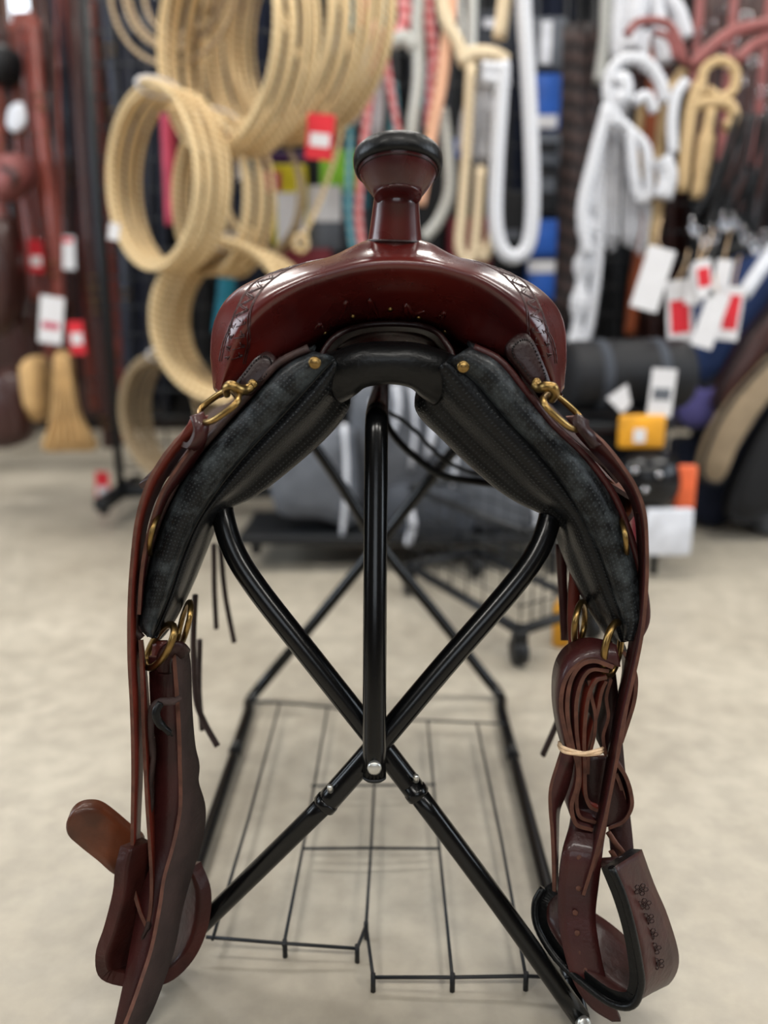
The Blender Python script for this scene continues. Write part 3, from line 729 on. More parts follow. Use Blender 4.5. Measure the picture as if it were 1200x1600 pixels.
strap('cinch_strap', [(868,850,.80,884,850,.80),(872,920,.80,886,920,.80),(876,1000,.79,890,1000,.79)], .003, M_maroon, M_edge)
build('leather_thong', MB().tube([P(x, y, Y) for x, y, Y in ((950,1300,.672),(962,1318,.668),(972,1332,.668),(966,1345,.672),(955,1330,.672))], .003, 8, sub=5, flat=.6), M_edge, saddle)

# ---- stirrups
def stirrup(E, lbl, closed_top):
    st = strap('stirrup', E, .011, M_stirrup, M_black if closed_top else M_stirrup, sub=5, lbl=lbl, across=5)
    return st
sR = stirrup([(905,1338,.690,925,1322,.72),(878,1368,.690,896,1352,.73),(850,1388,.690,878,1368,.735),(838,1412,.686,872,1392,.735),(842,1450,.676,884,1410,.73),(872,1496,.656,908,1428,.72),(918,1538,.632,948,1456,.70),(958,1566,.614,990,1496,.684),(990,1570,.604,1030,1540,.668),(1002,1540,.604,1052,1530,.660),(999,1500,.606,1061,1494,.656),(990,1450,.610,1044,1432,.656),(976,1402,.616,1022,1380,.660),(957,1356,.622,1003,1327,.664)],
             'tooled dark brown bell stirrup standing at the right', True)
# carved flower scrolls on the near side of the right stirrup
mb = MB()
for k in range(6):
    t_ = k / 5; x = 1001 + 26 * t_; y = 1388 + 116 * t_; q = P(x, y, .632 - .005 * t_)
    for a in range(5):
        an = a * 1.2566 + k * .4; cc = q + Vector((.0042 * math.cos(an), -.0015, .0042 * math.sin(an)))
        mb.tube([cc + Vector((.0021 * math.cos(g), 0, .0021 * math.sin(g))) for g in [i_ * 1.047 for i_ in range(6)]], .0006, 4, closed=True)
    mb.tube([q + Vector((.0012 * math.cos(g), -.0015, .0012 * math.sin(g))) for g in [i_ * 1.047 for i_ in range(6)]], .0008, 4, closed=True)
build('carving', mb, M_dark, sR, kind='stuff')
mb = MB().tube([P(*q) for q in ((955,1355,.618),(974,1400,.612),(988,1450,.606),(998,1500,.602),(1002,1540,.600),(988,1571,.600),(956,1568,.610),(916,1540,.628),(870,1498,.652),(840,1450,.672),(836,1412,.682),(849,1387,.687))], .0034, 8, sub=5)
build('rim_binding', mb, M_black, sR)
build('bolt', MB().tube([P(885,1352,.70), P(972,1346,.648)], .0045, 10), M_dark, sR)
sL = stirrup([(188,1322,.668,222,1308,.690),(180,1356,.660,220,1345,.688),(176,1394,.654,214,1390,.686),(163,1446,.648,206,1446,.684),(149,1492,.644,200,1494,.684),(158,1530,.640,216,1514,.690),(208,1543,.646,242,1508,.70),(262,1536,.660,268,1496,.71),(302,1500,.674,276,1464,.72),(325,1448,.684,276,1428,.725),(330,1392,.692,278,1386,.73),(314,1346,.700,282,1346,.735)],
             'dark brown bell stirrup behind the straps at the left', False)
fp = [(107,1288,.70),(122,1270,.70),(146,1264,.70)]
# rounded leather keeper flap standing out of the left stirrup
ol = [(200,1300),(160,1268),(136,1262),(116,1268),(104,1284),(106,1304),(122,1320),(152,1344),(184,1368),(215,1350),(222,1320)]
ringp = spline([P(x, y, .675 + .0002 * (x - 100)) for x, y in ol], 5, True); c = sum(ringp, Vector()) / len(ringp)
grid = [[p + Vector((0, .009, .003)) for p in ringp], ringp] + [[c + (p - c) * k + Vector((0, -.002, 0)) for p in ringp] for k in (.92, .5, .02)]
back = [[c + (p - c) * k + Vector((0, .009, .003)) for p in ringp] for k in (.02, .6)]
build('keeper_flap', MB().sheet(back + grid, 0, closed_u=True), M_brownin, sL, 'rounded brown leather flap')
# seat and cantle behind the pommel, rear skirts
seat_rows = []
for (yy, hw, zc, ze) in ((.845, .085, .640, .600), (.90, .105, .600, .560), (.97, .130, .585, .535), (1.05, .150, .590, .535), (1.12, .160, .615, .55), (1.17, .165, .650, .575), (1.20, .165, .662, .590)):
    seat_rows.append([Vector((cxs + hw * t, yy, ze + (zc - ze) * math.cos(t * math.pi / 2) ** .8 if abs(t) < 1 else ze)) for t in (-1, -.75, -.4, 0, .4, .75, 1)])
build('seat', MB().sheet(loft(seat_rows, 4, 4), .006), M_fork, saddle)
rim = [r + Vector((0, .006, .004)) for r in seat_rows[-1]]
build('cantle_roll', MB().tube(rim, .011, 10, sub=5), M_dark, saddle)
cb = [rim, [Vector((p.x * 1.06, 1.225, p.z - .05)) for p in rim], [Vector((p.x * 1.1, 1.235, p.z - .09)) for p in rim]]
build('cantle_back', MB().sheet(loft(cb, 4, 4), .005), M_fork, saddle)
# black cord slung under the saddle behind the rack
build('crupper_cord', MB().tube([P(*q) for q in ((596,640,1.06),(615,680,1.05),(650,715,1.04),(690,742,1.03),(740,752,1.02),(790,756,1.0),(840,740,1.0))], .0048, 8, sub=6), M_black, saddle)
build('crupper_cord', MB().tube([P(*q) for q in ((600,640,1.10),(640,665,1.09),(690,715,1.08),(740,738,1.08),(800,734,1.07))], .0028, 8, sub=6), M_black, saddle)

# ------------------------------------------------------------------ folding saddle rack
stand = root('saddle_rack', (0, 1.0, 0), 'black tubular folding saddle rack standing on the concrete under the saddle', 'saddle rack')
TR = .0106
def tubeP(name, pts, r, sub=5, m=M_stand, par=None, sides=16):
    return build(name, MB().tube([Vector(p) for p in pts], r, sides, sub=sub), m, par or stand)
fLf, fRf = PF(258, 1500, .012), PF(908, 1592, .012)
xc = P(586, 1162, .690)
# centre post, bending back into the ridge tube
tp = P(588, 660, .742)
post = tubeP('centre_post', [P(585, 1212, .664), P(585.5, 1000, .684), P(587, 800, .716), P(588, 690, .736), P(588.5, 662, .745), P(589, 650, .760), Vector((-.006, .80, .562)), Vector((-.004, 1.0, .560)), Vector((-.002, 1.30, .558))], .0104)
build('bolt', MB().lathe([(.0055, -.004), (.0062, 0), (.0062, .0022), (.0045, .0034), (.001, .0036)], P(585, 1199, .6555), Vector((0, -1, .1)), 18), M_zinc, stand)
build('end_cap', MB().lathe([(.0105, 0), (.0105, .002), (.008, .004)], P(585, 1212, .664), (P(585, 1212, .664) - P(585.5, 1000, .684)), 18), M_blkplastic, stand)
# front crossed legs: upper sleeve with bend into the rail, thinner lower leg with bolt end
railz = .49
lt = P(346, 800, .742); rt = P(858, 806, .742)
tubeP('upper_leg', [P(655, 1244, .684), P(585, 1153, .694), P(480, 1020, .708), P(402, 920, .722), P(366, 862, .732), P(349, 810, .742), P(346, 775, .756), Vector((lt.x - .006, .785, .502)), Vector((lt.x - .006, .95, .503)), Vector((lt.x, 1.28, .503))], TR)
tubeP('upper_leg', [P(505, 1260, .676), P(586, 1168, .682), P(690, 1045, .700), P(790, 930, .718), P(835, 870, .730), P(855, 825, .740), P(862, 785, .754), Vector((rt.x + .006, .785, .502)), Vector((rt.x + .006, .95, .503)), Vector((rt.x, 1.28, .503))], TR)
tubeP('lower_leg', [P(640, 1224, .684), P(780, 1412, .668), fRf], .0092, 4)
tubeP('lower_leg', [P(520, 1244, .676), P(400, 1362, .692), fLf], .0092, 4)
for (a, b) in ((P(655, 1244, .684), P(585, 1153, .694)), (P(505, 1260, .676), P(586, 1168, .682))):
    d = (a - b).normalized()
    build('sleeve_collar', MB().lathe([(.0107, -.004), (.0113, -.003), (.0113, .003), (.0105, .004)], a - d * .004, d, 18), M_stand, stand)
for (x, y, Y) in ((516, 1232, .668), (650, 1216, .676)):
    build('spring_pin', MB().lathe([(.0028, -.004), (.0028, .003), (.0016, .0045)], P(x, y, Y), Vector((0, -.5, 1)), 10), M_zinc, stand)
build('foot_bolt', MB().lathe([(.0066, -.004), (.0066, .002), (.005, .0035), (.001, .004)], fRf + Vector((.0, -.009, .004)), Vector((.3, -1, .5)), 16), M_zinc, stand)
build('foot_bolt', MB().lathe([(.0066, -.004), (.0066, .002), (.005, .0035), (.001, .004)], fLf + Vector((0, -.009, .004)), Vector((-.3, -1, .5)), 16), M_zinc, stand)
# rear crossed legs bending forward into the floor rails
rl, rr_ = PF(398, 1084, .012), PF(775, 1078, .012)
rx = P(590, 850, 1.30)
def rearleg(floorpt, sgn, foot, Ymid):
    up = Vector((-.147 * sgn + .006, 1.285, .503))
    tubeP('rear_leg', [Vector((up.x, 1.15, .503)), Vector((up.x, 1.25, .503)), Vector((up.x * .97, 1.285, .49)), rx.lerp(up, .5) + Vector((0, Ymid, 0)), rx + Vector((0, Ymid, 0)), rx.lerp(floorpt, .5) + Vector((0, Ymid, 0)), rx.lerp(floorpt, .88) + Vector((0, 0, 0)), floorpt + Vector((.004 * sgn, -.025, 0)), floorpt.lerp(foot, .12), floorpt.lerp(foot, .32)], .0093, 6)
    tubeP('floor_rail', [floorpt.lerp(foot, .25), floorpt.lerp(foot, .6), foot], .0082, 3)
    d = (foot - floorpt).normalized()
    build('sleeve_collar', MB().lathe([(.0095, -.004), (.0102, -.003), (.0102, .003), (.0093, .004)], floorpt.lerp(foot, .32), d, 16), M_stand, stand)
rearleg(rl, -1, fLf, -.008)
rearleg(rr_, 1, fRf, .012)
build('bolt', MB().lathe([(.006, -.012), (.006, .0), (.004, .002)], rx + Vector((.0, -.018, 0)), Vector((0, -1, 0)), 12), M_zinc, stand)
for (x, y) in ((480, 978), (578, 866), (612, 868)):
    pass
tubeP('rear_brace', [Vector((-.002, 1.28, .558)), Vector((-.002, 1.30, .545)), rx + Vector((0, .02, .01))], .0085, 5)
# wire shelf between the floor rails, in two halves
wz = .020
def wire(pts, r=.0019):
    return build('shelf_wire', MB().tube([PF(x, y, z) for x, y, z in pts], r, 6), M_wire, stand)
for pts in ([(322,1464,.02),(445,1474,.018),(558,1482,.014)], [(558,1482,.014),(572,1446,.02)], [(572,1446,.02),(583,1527,.012)], [(583,1527,.012),(707,1527,.014),(822,1525,.016),(892,1528,.018)],
            [(332,1468,.02),(388,1280,.02),(437,1098,.02)], [(443,1478,.018),(480,1290,.018),(512,1104,.018)], [(572,1446,.02),(580,1320,.02),(585,1222,.02)],
            [(707,1530,.014),(686,1320,.016),(668,1126,.018)], [(822,1528,.016),(785,1320,.016),(745,1128,.018)],
            [(392,1096,.02),(470,1100,.02),(532,1107,.02)], [(648,1125,.02),(720,1128,.02),(792,1131,.02)],
            [(472,1326,.018),(580,1325,.02),(688,1326,.016)], [(486,1228,.018),(585,1227,.02),(680,1226,.018)], [(532,1107,.02),(588,1128,.02),(648,1125,.02)]):
    wire(pts)
for (x, y) in ((445,1474),(707,1527),(822,1525),(558,1482),(583,1527),(572,1446)):
    q = PF(x, y, .017)
    build('wire_foot', MB().tube([q + Vector((0, 0, .004)), Vector((q.x, q.y, .001))], .0028, 6), M_wire, stand)

# ------------------------------------------------------------------ the shop behind
def puff(outl, Y, depth, bulge=.012, sub=4, wob=0.0):
    """soft slab: traced outline at distance Y, its own depth, rounded rim"""
    ring_ = spline([P(x, y, Y) for x, y in outl], sub, True)
    c = sum(ring_, Vector()) / len(ring_)
    D = Vector((0, depth, 0)); Bv = Vector((0, -bulge, 0))
    rows = [[c + (p - c) * .02 + D + Vector((0, bulge * .4, 0)) for p in ring_], [c + (p - c) * .9 + D for p in ring_], [c + (p - c) * .985 + D * .9 for p in ring_],
            [p + D * .5 for p in ring_], [c + (p - c) * .985 + D * .08 for p in ring_], [c + (p - c) * .93 + Bv * .3 for p in ring_],
            [c + (p - c) * .6 + Bv for p in ring_], [c + (p - c) * .02 + Bv * 1.1 for p in ring_]]
    return MB().sheet(rows, 0, closed_u=True)
def card(par, x, y, wpx, hpx, Y, m, ang=0.0, name='price_tag', th=.0012, stripe=None, string=True):
    s = mpp(Y); c = P(x, y, Y); rot = Matrix.Rotation(ang, 3, 'Y')
    o = build(name, MB().box(c, (wpx * s / 2, th, hpx * s / 2), rot), m, par)
    if stripe:
        m2, f0, f1 = stripe; hh = hpx * s
        cz = ((f0 + f1) / 2 - .5) * hh
        build('print', MB().box(c + rot @ Vector((0, -th * 1.2, -cz)), (wpx * s * .36, th * .3, (f1 - f0) * hh / 2), rot), m2, o)
    return o
def tubes(name, label, cat, group, parts, Y, m, part='strand', hooks=None):
    p0 = parts[0][0][0]; t = root(name, P(p0[0], p0[1], Y), label, cat, group)
    for q in parts:
        pts, rpx = list(q[0]), q[1]
        if pts[0][1] < 0: pts = [(pts[0][0] + (pts[0][0] - 600) * .05, pts[0][1] - 170)] + pts
        if pts[-1][1] < 0: pts = pts + [(pts[-1][0] + (pts[-1][0] - 600) * .05, pts[-1][1] - 170)]
        mm = q[2] if len(q) > 2 and q[2] else m; nm = q[3] if len(q) > 3 else part
        if nm == 'tassel':
            mb = MB(); n_ = len(pts); rm = max(rpx)
            for k in range(11):
                a_ = k * 2.4; f_ = math.sqrt((k + .5) / 11)
                mb.tube([P(p_[0] + rpx[min(i_ * (len(rpx) - 1) // max(1, n_ - 1), len(rpx) - 1)] * f_ * math.cos(a_) + 2 * math.sin(k + i_), p_[1] + (R.uniform(-12, 14) if i_ == n_ - 1 else 0), Y + .012 * math.sin(a_) * f_) for i_, p_ in enumerate(pts)], 2.6 * mpp(Y), 6, sub=5)
            build(nm, mb, mm, t); continue
        build(nm, MB().tube([P(a[0], a[1], Y + (a[2] if len(a) > 2 else 0)) for a in pts], [x * mpp(Y) for x in rpx] if isinstance(rpx, (list, tuple)) else rpx * mpp(Y), 10, sub=6), mm, t)
    return t
def cm(name, r, g, b, rough=.7, **k): return mat(name, srgb(r, g, b), rough, var=k.pop('var', .25), **k)
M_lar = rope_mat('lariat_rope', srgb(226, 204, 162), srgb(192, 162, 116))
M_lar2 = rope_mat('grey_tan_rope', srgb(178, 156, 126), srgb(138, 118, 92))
M_lar3 = rope_mat('shaded_tan_rope', srgb(166, 146, 116), srgb(124, 106, 80))  # greyer, darker copy of the tan rope, shade put into the colour
M_wrope = rope_mat('white_cotton_rope', srgb(206, 207, 212), srgb(184, 186, 194), pitch=.02, strength=.3)
M_crope = rope_mat('cream_rope', srgb(222, 204, 174), srgb(200, 182, 152), pitch=.02, strength=.3)
M_grope = rope_mat('pale_grey_rope', srgb(196, 198, 194), srgb(176, 178, 176), pitch=.02, strength=.3)
M_prope = rope_mat('peach_rope', srgb(226, 176, 146), srgb(212, 162, 134), pitch=.02, strength=.3)
M_rrope = rope_mat('red_flecked_rope', srgb(196, 76, 84), srgb(226, 170, 170), pitch=.03)
M_trope = rope_mat('teal_flecked_rope', srgb(36, 150, 176), srgb(150, 190, 196), pitch=.03)
M_brope = rope_mat('dark_braid', srgb(62, 46, 44), srgb(26, 20, 22), pitch=.05, strength=1.0)
M_tan = rope_mat('golden_tan_rope', srgb(192, 166, 124), srgb(172, 144, 104), pitch=.02, strength=.3)
M_pink = cm('rose_brown_leather', 142, 84, 82, .5)
M_strapr = cm('red_brown_strap', 128, 62, 52, .42, coat=.2)
M_strapd = cm('dark_brown_strap', 62, 34, 30, .42, coat=.2)
M_strapb = cm('blue_black_strap', 40, 44, 58, .4, coat=.2)
M_blackn = cm('black_nylon', 22, 23, 27, .6)
M_navy = cm('navy_fleece', 40, 58, 100, .9)
M_purple = cm('purple_fleece', 88, 84, 140, .9)
M_dnavy = cm('dark_navy_wool', 22, 28, 46, .9)
M_greyp = cm('grey_felt', 96, 100, 108, .8)
M_greyd = cm('dark_grey_felt', 62, 66, 74, .8)
M_clear = cm('white_plastic', 218, 221, 230, .35)
M_tanfelt = cm('tan_edging', 150, 132, 108, .8)
M_mohair = cm('tan_mohair', 206, 168, 116, .9)
M_blue = cm('blue_package', 44, 92, 178, .4)
M_yellow = cm('yellow_package', 222, 206, 50, .45)
M_amber = cm('amber_card', 226, 160, 44, .5)
M_orange = cm('orange_card', 224, 104, 62, .5)
M_purpk = cm('violet_package', 70, 40, 92, .5)
M_pinkk = cm('pink_webbing', 186, 66, 92, .6)
M_teal = cm('teal_webbing', 30, 120, 140, .6)
M_green = cm('lime_package', 140, 206, 60, .5)
M_redd = cm('dull_red_package', 120, 40, 50, .5)
M_tobacco = cm('orange_brown_strap', 150, 78, 46, .45)

# --- gridwall racks (each wire its own part)
def gridwall(label, x0, x1, Yr, z0, z1, cas=True, pitch=.085):
    t = root('gridwall_rack', ((x0 + x1) / 2, Yr, 0), label, 'display rack', None)
    n = max(2, int(round((x1 - x0) / pitch))); mz = max(2, int(round((z1 - z0) / pitch)))
    proto = None
    def cyl(nm, a, b, r, sides=6): return build(nm, MB().tube([a, b], r, sides), M_wire, t)
    for sx in (x0, x1): cyl('post', Vector((sx, Yr, .06)), Vector((sx, Yr, z1)), .014, 10)
    for i in range(1, n):
        x = x0 + (x1 - x0) * i / n; p = Vector((x, Yr, z0))
        if i == 1: v0 = cyl('vertical_wire', p, Vector((x, Yr, z1)), .0036)
        else:
            c = v0.copy(); COL.objects.link(c); c.parent = t; c.location = Vector(v0.location) + Vector(((x1 - x0) * (i - 1) / n, 0, 0))
    for i in range(mz + 1):
        z = z0 + (z1 - z0) * i / mz
        if i == 0: h0 = cyl('horizontal_wire', Vector((x0, Yr - .006, z)), Vector((x1, Yr - .006, z)), .0036)
        else:
            c = h0.copy(); COL.objects.link(c); c.parent = t; c.location = Vector(h0.location) + Vector((0, 0, (z1 - z0) * i / mz))
    for sx in (x0, x1):
        build('base_bar', MB().box((sx, Yr, .085), (.022, .20, .018), bev=.004), M_wire, t)
        for dy in (-.17, .17):
            cc = build('caster', MB().box((sx, Yr + dy, .062), (.012, .018, .014), bev=.003), M_blkplastic, t)
            build('wheel', MB().lathe([(.018, -.012), (.026, -.010), (.028, 0), (.026, .010), (.018, .012)], (sx, Yr + dy, .028), (1, 0, 0), 18), M_blkplastic, cc)
    build('base_bar', MB().box(((x0 + x1) / 2, Yr, .085), ((x1 - x0) / 2, .018, .018), bev=.004), M_wire, t)
    return t
gridwall('black wire grid rack on casters hung with the coiled lariats', -.86, -.22, 2.66, .16, 1.95)
gridwall('black wire grid rack behind the cotton lead ropes, right of the lariats', -.14, 1.26, 2.84, .30, 1.95)

# --- dark cloths added behind the racks to keep the gaps dark
for i, (x0, x1, y0, y1, m, lab) in enumerate((
    (168, 262, -40, 640, M_strapb, 'blue black backing cloth added behind the leftmost lariat'),
    (256, 350, -40, 650, M_blackn, 'black backing cloth added behind the middle lariats'),
    (344, 440, -40, 660, M_dnavy, 'dark navy backing cloth added left of the yellow package'),
    (434, 530, -40, 660, M_blackn, 'black backing cloth added behind the yellow package'),
    (524, 622, -40, 665, M_blackn, 'black backing cloth added behind the red halter'),
    (616, 712, -40, 660, M_blackn, 'black backing cloth added behind the peach lead rope'),
    (706, 800, -40, 660, M_blackn, 'black backing cloth added behind the cream lead rope'),
    (794, 905, -40, 660, M_dnavy, 'dark navy backing cloth added behind the blue packages'),
    (898, 990, -40, 650, M_blackn, 'black backing cloth added behind the white halters'),
    (984, 1080, -40, 650, M_strapd, 'dark brown backing cloth added behind the price tags'),
    (1074, 1180, -40, 650, M_blackn, 'black backing cloth added behind the black reins'),
    (1170, 1290, -40, 650, M_strapd, 'dark brown backing cloth added at the right edge'))):
    Yq = 3.05 + .07 * (i % 2)
    t = root('dark_backing_cloth', P((x0 + x1) / 2, y1, Yq), lab, 'horse rug', 'dark backing cloths added behind the racks')
    rows = []
    for yy in (y0, (y0 + y1) * .4, (y0 + y1) * .7, y1):
        rows.append([P(x0 + (x1 - x0) * k / 6, yy, Yq + (.02 if k % 2 else -.02)) for k in range(7)])
    build('cloth', MB().sheet(loft(rows, 3, 3), .02), m, t)
    build('hem', MB().tube([p + Vector((0, .01, 0)) for p in rows[-1]], .013, 8, sub=3), M_blackn, t)

# --- lariats
def lariat(cx, cy, rp, Y, ang, turns, stack, m, label, tail=None, tilt=0.0, rr=.0058, taper=0.0, tag=None, sx=0.0):
    s = mpp(Y); Rr = rp * s * .92; c0 = P(cx, cy, Y)
    ca, sa = math.cos(ang), math.sin(ang)
    e1 = Vector((ca, sa, 0)); e2 = Vector((0, math.sin(tilt), math.cos(tilt))); ex = Vector((-sa * -1 * 1.0, ca, 0))
    axv = Vector((sa * 1.0, ca, 0))  # stacking direction, away and to the right
    e1 = Vector((ca, -sa, 0))
    t = root('lariat_rope', c0 + Vector((0, 0, -Rr)), label, 'rope', 'coiled lariats on the grid rack')
    pts = []; n = 44; turns = int(turns * 1.5)
    for k in range(int(turns * n) + 1):
        a = 2 * math.pi * k / n; f = k / (turns * n); j = .045 * math.sin(3.1 * int(k / n) + 1.0) + .02 * math.sin(a * .37)
        r = Rr * (1 - taper * f + j * .6)
        w = Vector((.006 * math.sin(1.7 * k / n), 0, -.008 * abs(math.sin(2.3 * k / n)) - .008 * f))
        pts.append(c0 + e1 * r * math.sin(a) + e2 * r * math.cos(a) + axv * (stack * f) + w + Vector((sx * f, 0, 0)))
    build('coil', MB().tube(pts, rr, 8), m, t)
    if tail:
        tl = build('tail', MB().tube([P(x, y, Y - .02) for x, y in tail], rr, 8, sub=6), m, t)
        e = P(tail[-1][0], tail[-1][1], Y - .02)
        build('honda_knot', MB().tube([e + Vector((.018 * math.sin(q), -.004, .022 * math.cos(q))) for q in [i * .785 for i in range(8)]], rr * 1.25, 8, closed=True), m, tl)
    # wrap that ties the coil at its top
    tp_ = c0 + e2 * Rr
    build('tie_wrap', MB().tube([tp_ + axv * (stack * .5) + axv * (stack * .62 * math.cos(q)) + e2 * (.022 * math.sin(q)) for q in [i * .524 for i in range(12)]], rr * .8, 6, closed=True), M_white, t)
    if tag:
        card(t, *tag)
    return t
lariat(326, 50, 160, 2.18, .80, 9, .13, M_lar, 'biggest coiled tan lariat at the top, nearest of its peg', tag=(500, 214, 40, 62, 2.16, M_redcard, .1, 'price_tag', .0012, (M_white, .42, .72)))
lariat(402, 30, 158, 2.29, .78, 8, .13, M_lar, 'coiled tan lariat nested behind the biggest coil', tail=[(430, -20), (455, 60), (490, 130), (500, 175)])
lariat(452, 20, 162, 2.36, .72, 8, .10, M_lar, 'loosely coiled tan lariat hanging lowest behind the top coils', tail=[(530, -10), (548, 90), (535, 200), (505, 300), (470, 380)])
lariat(228, 274, 134, 2.22, .78, 9, .10, M_lar, 'coiled tan lariat at the left, with a tall narrow opening', tag=(178, 362, 16, 24, 2.2, M_white, .2))
lariat(318, 302, 116, 2.34, .86, 7, .10, M_lar, 'coiled tan lariat half hidden right of the narrow one', tail=[(330, 200), (345, 290), (365, 345), (385, 368)], tag=(377, 256, 14, 44, 2.3, M_white, 0))
lariat(338, 500, 126, 2.22, .30, 14, .20, M_lar, 'thick bright coiled lariat low behind the left of the saddle', rr=.0068)
lariat(242, 648, 100, 2.40, .62, 10, .12, M_lar3, 'lowest tan lariat, shade put into its colour, just above the base bar')
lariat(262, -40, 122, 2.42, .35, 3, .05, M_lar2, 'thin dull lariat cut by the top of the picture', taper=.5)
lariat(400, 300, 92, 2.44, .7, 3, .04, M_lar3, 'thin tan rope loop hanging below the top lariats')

# --- packages on the rack
def pack(x0, y0, x1, y1, Y, m, label, head=None, lab=None, d=.025):
    t = root('hanging_package', P((x0 + x1) / 2, y1, Y), label, 'package', 'packages on the wire racks')
    a, b = P(x0, y0, Y), P(x1, y1, Y); c = (a + b) / 2
    build('pouch', MB().box(c, (abs(b.x - a.x) / 2, d, abs(a.z - b.z) / 2), bev=.008), m, t)
    if head:
        f = head[1]; z0 = a.z + (b.z - a.z) * f
        build('header_card', MB().box(((a.x + b.x) / 2, Y - d - .002, (a.z + z0) / 2), (abs(b.x - a.x) / 2, .002, abs(a.z - z0) / 2)), head[0], t)
    for (lm, fx0, fy0, fx1, fy1) in (lab or []):
        xx0, xx1 = a.x + (b.x - a.x) * fx0, a.x + (b.x - a.x) * fx1; zz0, zz1 = a.z + (b.z - a.z) * fy0, a.z + (b.z - a.z) * fy1
        build('printed_panel', MB().box(((xx0 + xx1) / 2, Y - d - .003, (zz0 + zz1) / 2), (abs(xx1 - xx0) / 2, .0015, abs(zz0 - zz1) / 2)), lm, t)
    return t
pack(424, 258, 482, 385, 2.60, M_yellow, 'yellow package with a white panel left of the horn', lab=[(M_white, .15, .35, .95, .98)])
pack(480, 292, 534, 392, 2.62, M_greyp, 'pale grey package right of the yellow one', head=(M_white, .55))
pack(500, 236, 560, 300, 2.62, M_green, 'lime green package just left of the horn cap')
pack(412, 268, 440, 300, 2.58, M_pinkk, 'small dull pink package above the yellow one', d=.015)
pack(336, 206, 372, 260, 2.56, M_redd, 'dark red package under the biggest lariat', d=.02)
pack(372, 238, 480, 268, 2.64, M_purpk, 'dark violet package in a wide strip above the yellow one', d=.02)
pack(530, 300, 575, 392, 2.66, M_greyd, 'dark grey package left of the horn neck', head=(M_teal, .3))
pack(440, 386, 520, 440, 2.62, M_redd, 'dull red package just above the left shoulder of the saddle')
pack(826, 118, 872, 205, 2.66, M_blue, 'topmost blue package in the column right of the white rope', lab=[(M_white, .1, .75, .9, .98)])
pack(826, 210, 872, 262, 2.66, M_greyp, 'grey white package between the blue packages', lab=[(M_blackn, .1, .3, .9, .6)])
pack(824, 266, 872, 338, 2.66, M_blackn, 'black package with pale print below the grey one', lab=[(M_greyp, .1, .2, .8, .5)])
pack(826, 344, 872, 402, 2.66, M_blue, 'lower blue package in the column right of the white rope')
pack(824, 408, 872, 470, 2.66, M_blue, 'bottom blue package just above the saddle shoulder', head=(M_white, .3))
pack(770, 300, 826, 420, 2.70, M_blackn, 'black package behind the loop of the white rope', lab=[(M_greyp, .15, .5, .7, .62)])
pack(826, 30, 880, 112, 2.66, M_greyp, 'silvery package at the top of the blue column', lab=[(M_clear, .3, .1, .6, .9)])
pack(696, 220, 742, 330, 2.72, M_strapb, 'blue black package behind the peach lead rope', head=(M_blue, .25))
pack(640, 250, 690, 420, 2.72, M_blackn, 'black package right of the horn neck')
pack(700, 340, 770, 430, 2.72, M_redd, 'dark red package behind the cream rope ends')
pack(640, 90, 700, 250, 2.70, M_greyd, 'dark grey package behind the red flecked halter', lab=[(M_teal, .1, .1, .5, .5)])
pack(742, 20, 800, 90, 2.70, M_greyd, 'dark grey package above the cream rope knot', lab=[(M_clear, .2, .2, .8, .4)])
o = tubes('nylon_halter', 'pink webbing strap seen through the left lariat', 'halter', None, [([(262, 180), (266, 260), (270, 352)], 11)], 2.56, M_pinkk, 'webbing')
o = tubes('nylon_halter', 'teal webbing strap hanging right of the left lariat', 'halter', None, [([(388, 250), (386, 320), (380, 400)], 7)], 2.56, M_teal, 'webbing')
o = tubes('nylon_halter', 'dark teal webbing seen through the low bright lariat', 'halter', None, [([(356, 420), (352, 470), (345, 520)], 13)], 2.60, M_teal, 'webbing')

# --- halters and lead ropes in the middle
tubes('rope_halter', 'red flecked rope halter tied in a knot above the horn', 'halter', 'rope halters and leads above the saddle',
      [([(562, -30), (572, 30), (592, 62)], 10), ([(630, -30), (634, 30), (622, 58)], 10), ([(574, 58), (600, 54), (632, 60)], 8, None, 'knot'), ([(590, 62), (580, 140), (568, 230), (560, 330), (566, 390)], 6), ([(600, 64), (612, 150), (625, 230), (615, 300)], 5)], 2.45, M_rrope)
tubes('rope_halter', 'teal flecked rope halter left of the red one', 'halter', 'rope halters and leads above the saddle',
      [([(536, -30), (550, 20), (566, 64)], 9), ([(600, -30), (604, 20), (606, 56)], 10), ([(556, 64), (548, 200), (545, 320), (552, 392)], 5), ([(612, 130), (616, 180), (614, 230)], 8)], 2.50, M_trope)
tubes('lead_rope', 'white fluffy lead rope tassel below the red knot', 'rope', None, [([(585, 70), (570, 130), (560, 190)], [5, 12, 16, 10], None, 'tassel'), ([(592, 70), (590, 140), (588, 214)], [5, 12, 14, 8], None, 'tassel')], 2.48, M_wrope)
tubes('lead_rope', 'pale grey lead rope hanging just right of the horn', 'rope', None, [([(655, -20), (652, 40), (654, 120), (645, 190), (640, 240)], 9), ([(612, 66), (632, 60), (650, 74)], 11, None, 'knot'), ([(690, 170), (700, 240), (702, 300), (685, 345), (662, 372)], 9)], 2.42, M_grope)
tubes('lead_rope', 'red and white twisted lead rope left of the peach rope', 'rope', None, [([(668, -20), (674, 60), (682, 120)], 8), ([(676, 60), (672, 150), (668, 200)], 6)], 2.46, M_rrope)
tubes('lead_rope', 'peach lead rope slanting down to the right of the horn', 'rope', None, [([(706, -20), (698, 60), (690, 130), (676, 200), (664, 270), (655, 320)], 9)], 2.38, M_prope)
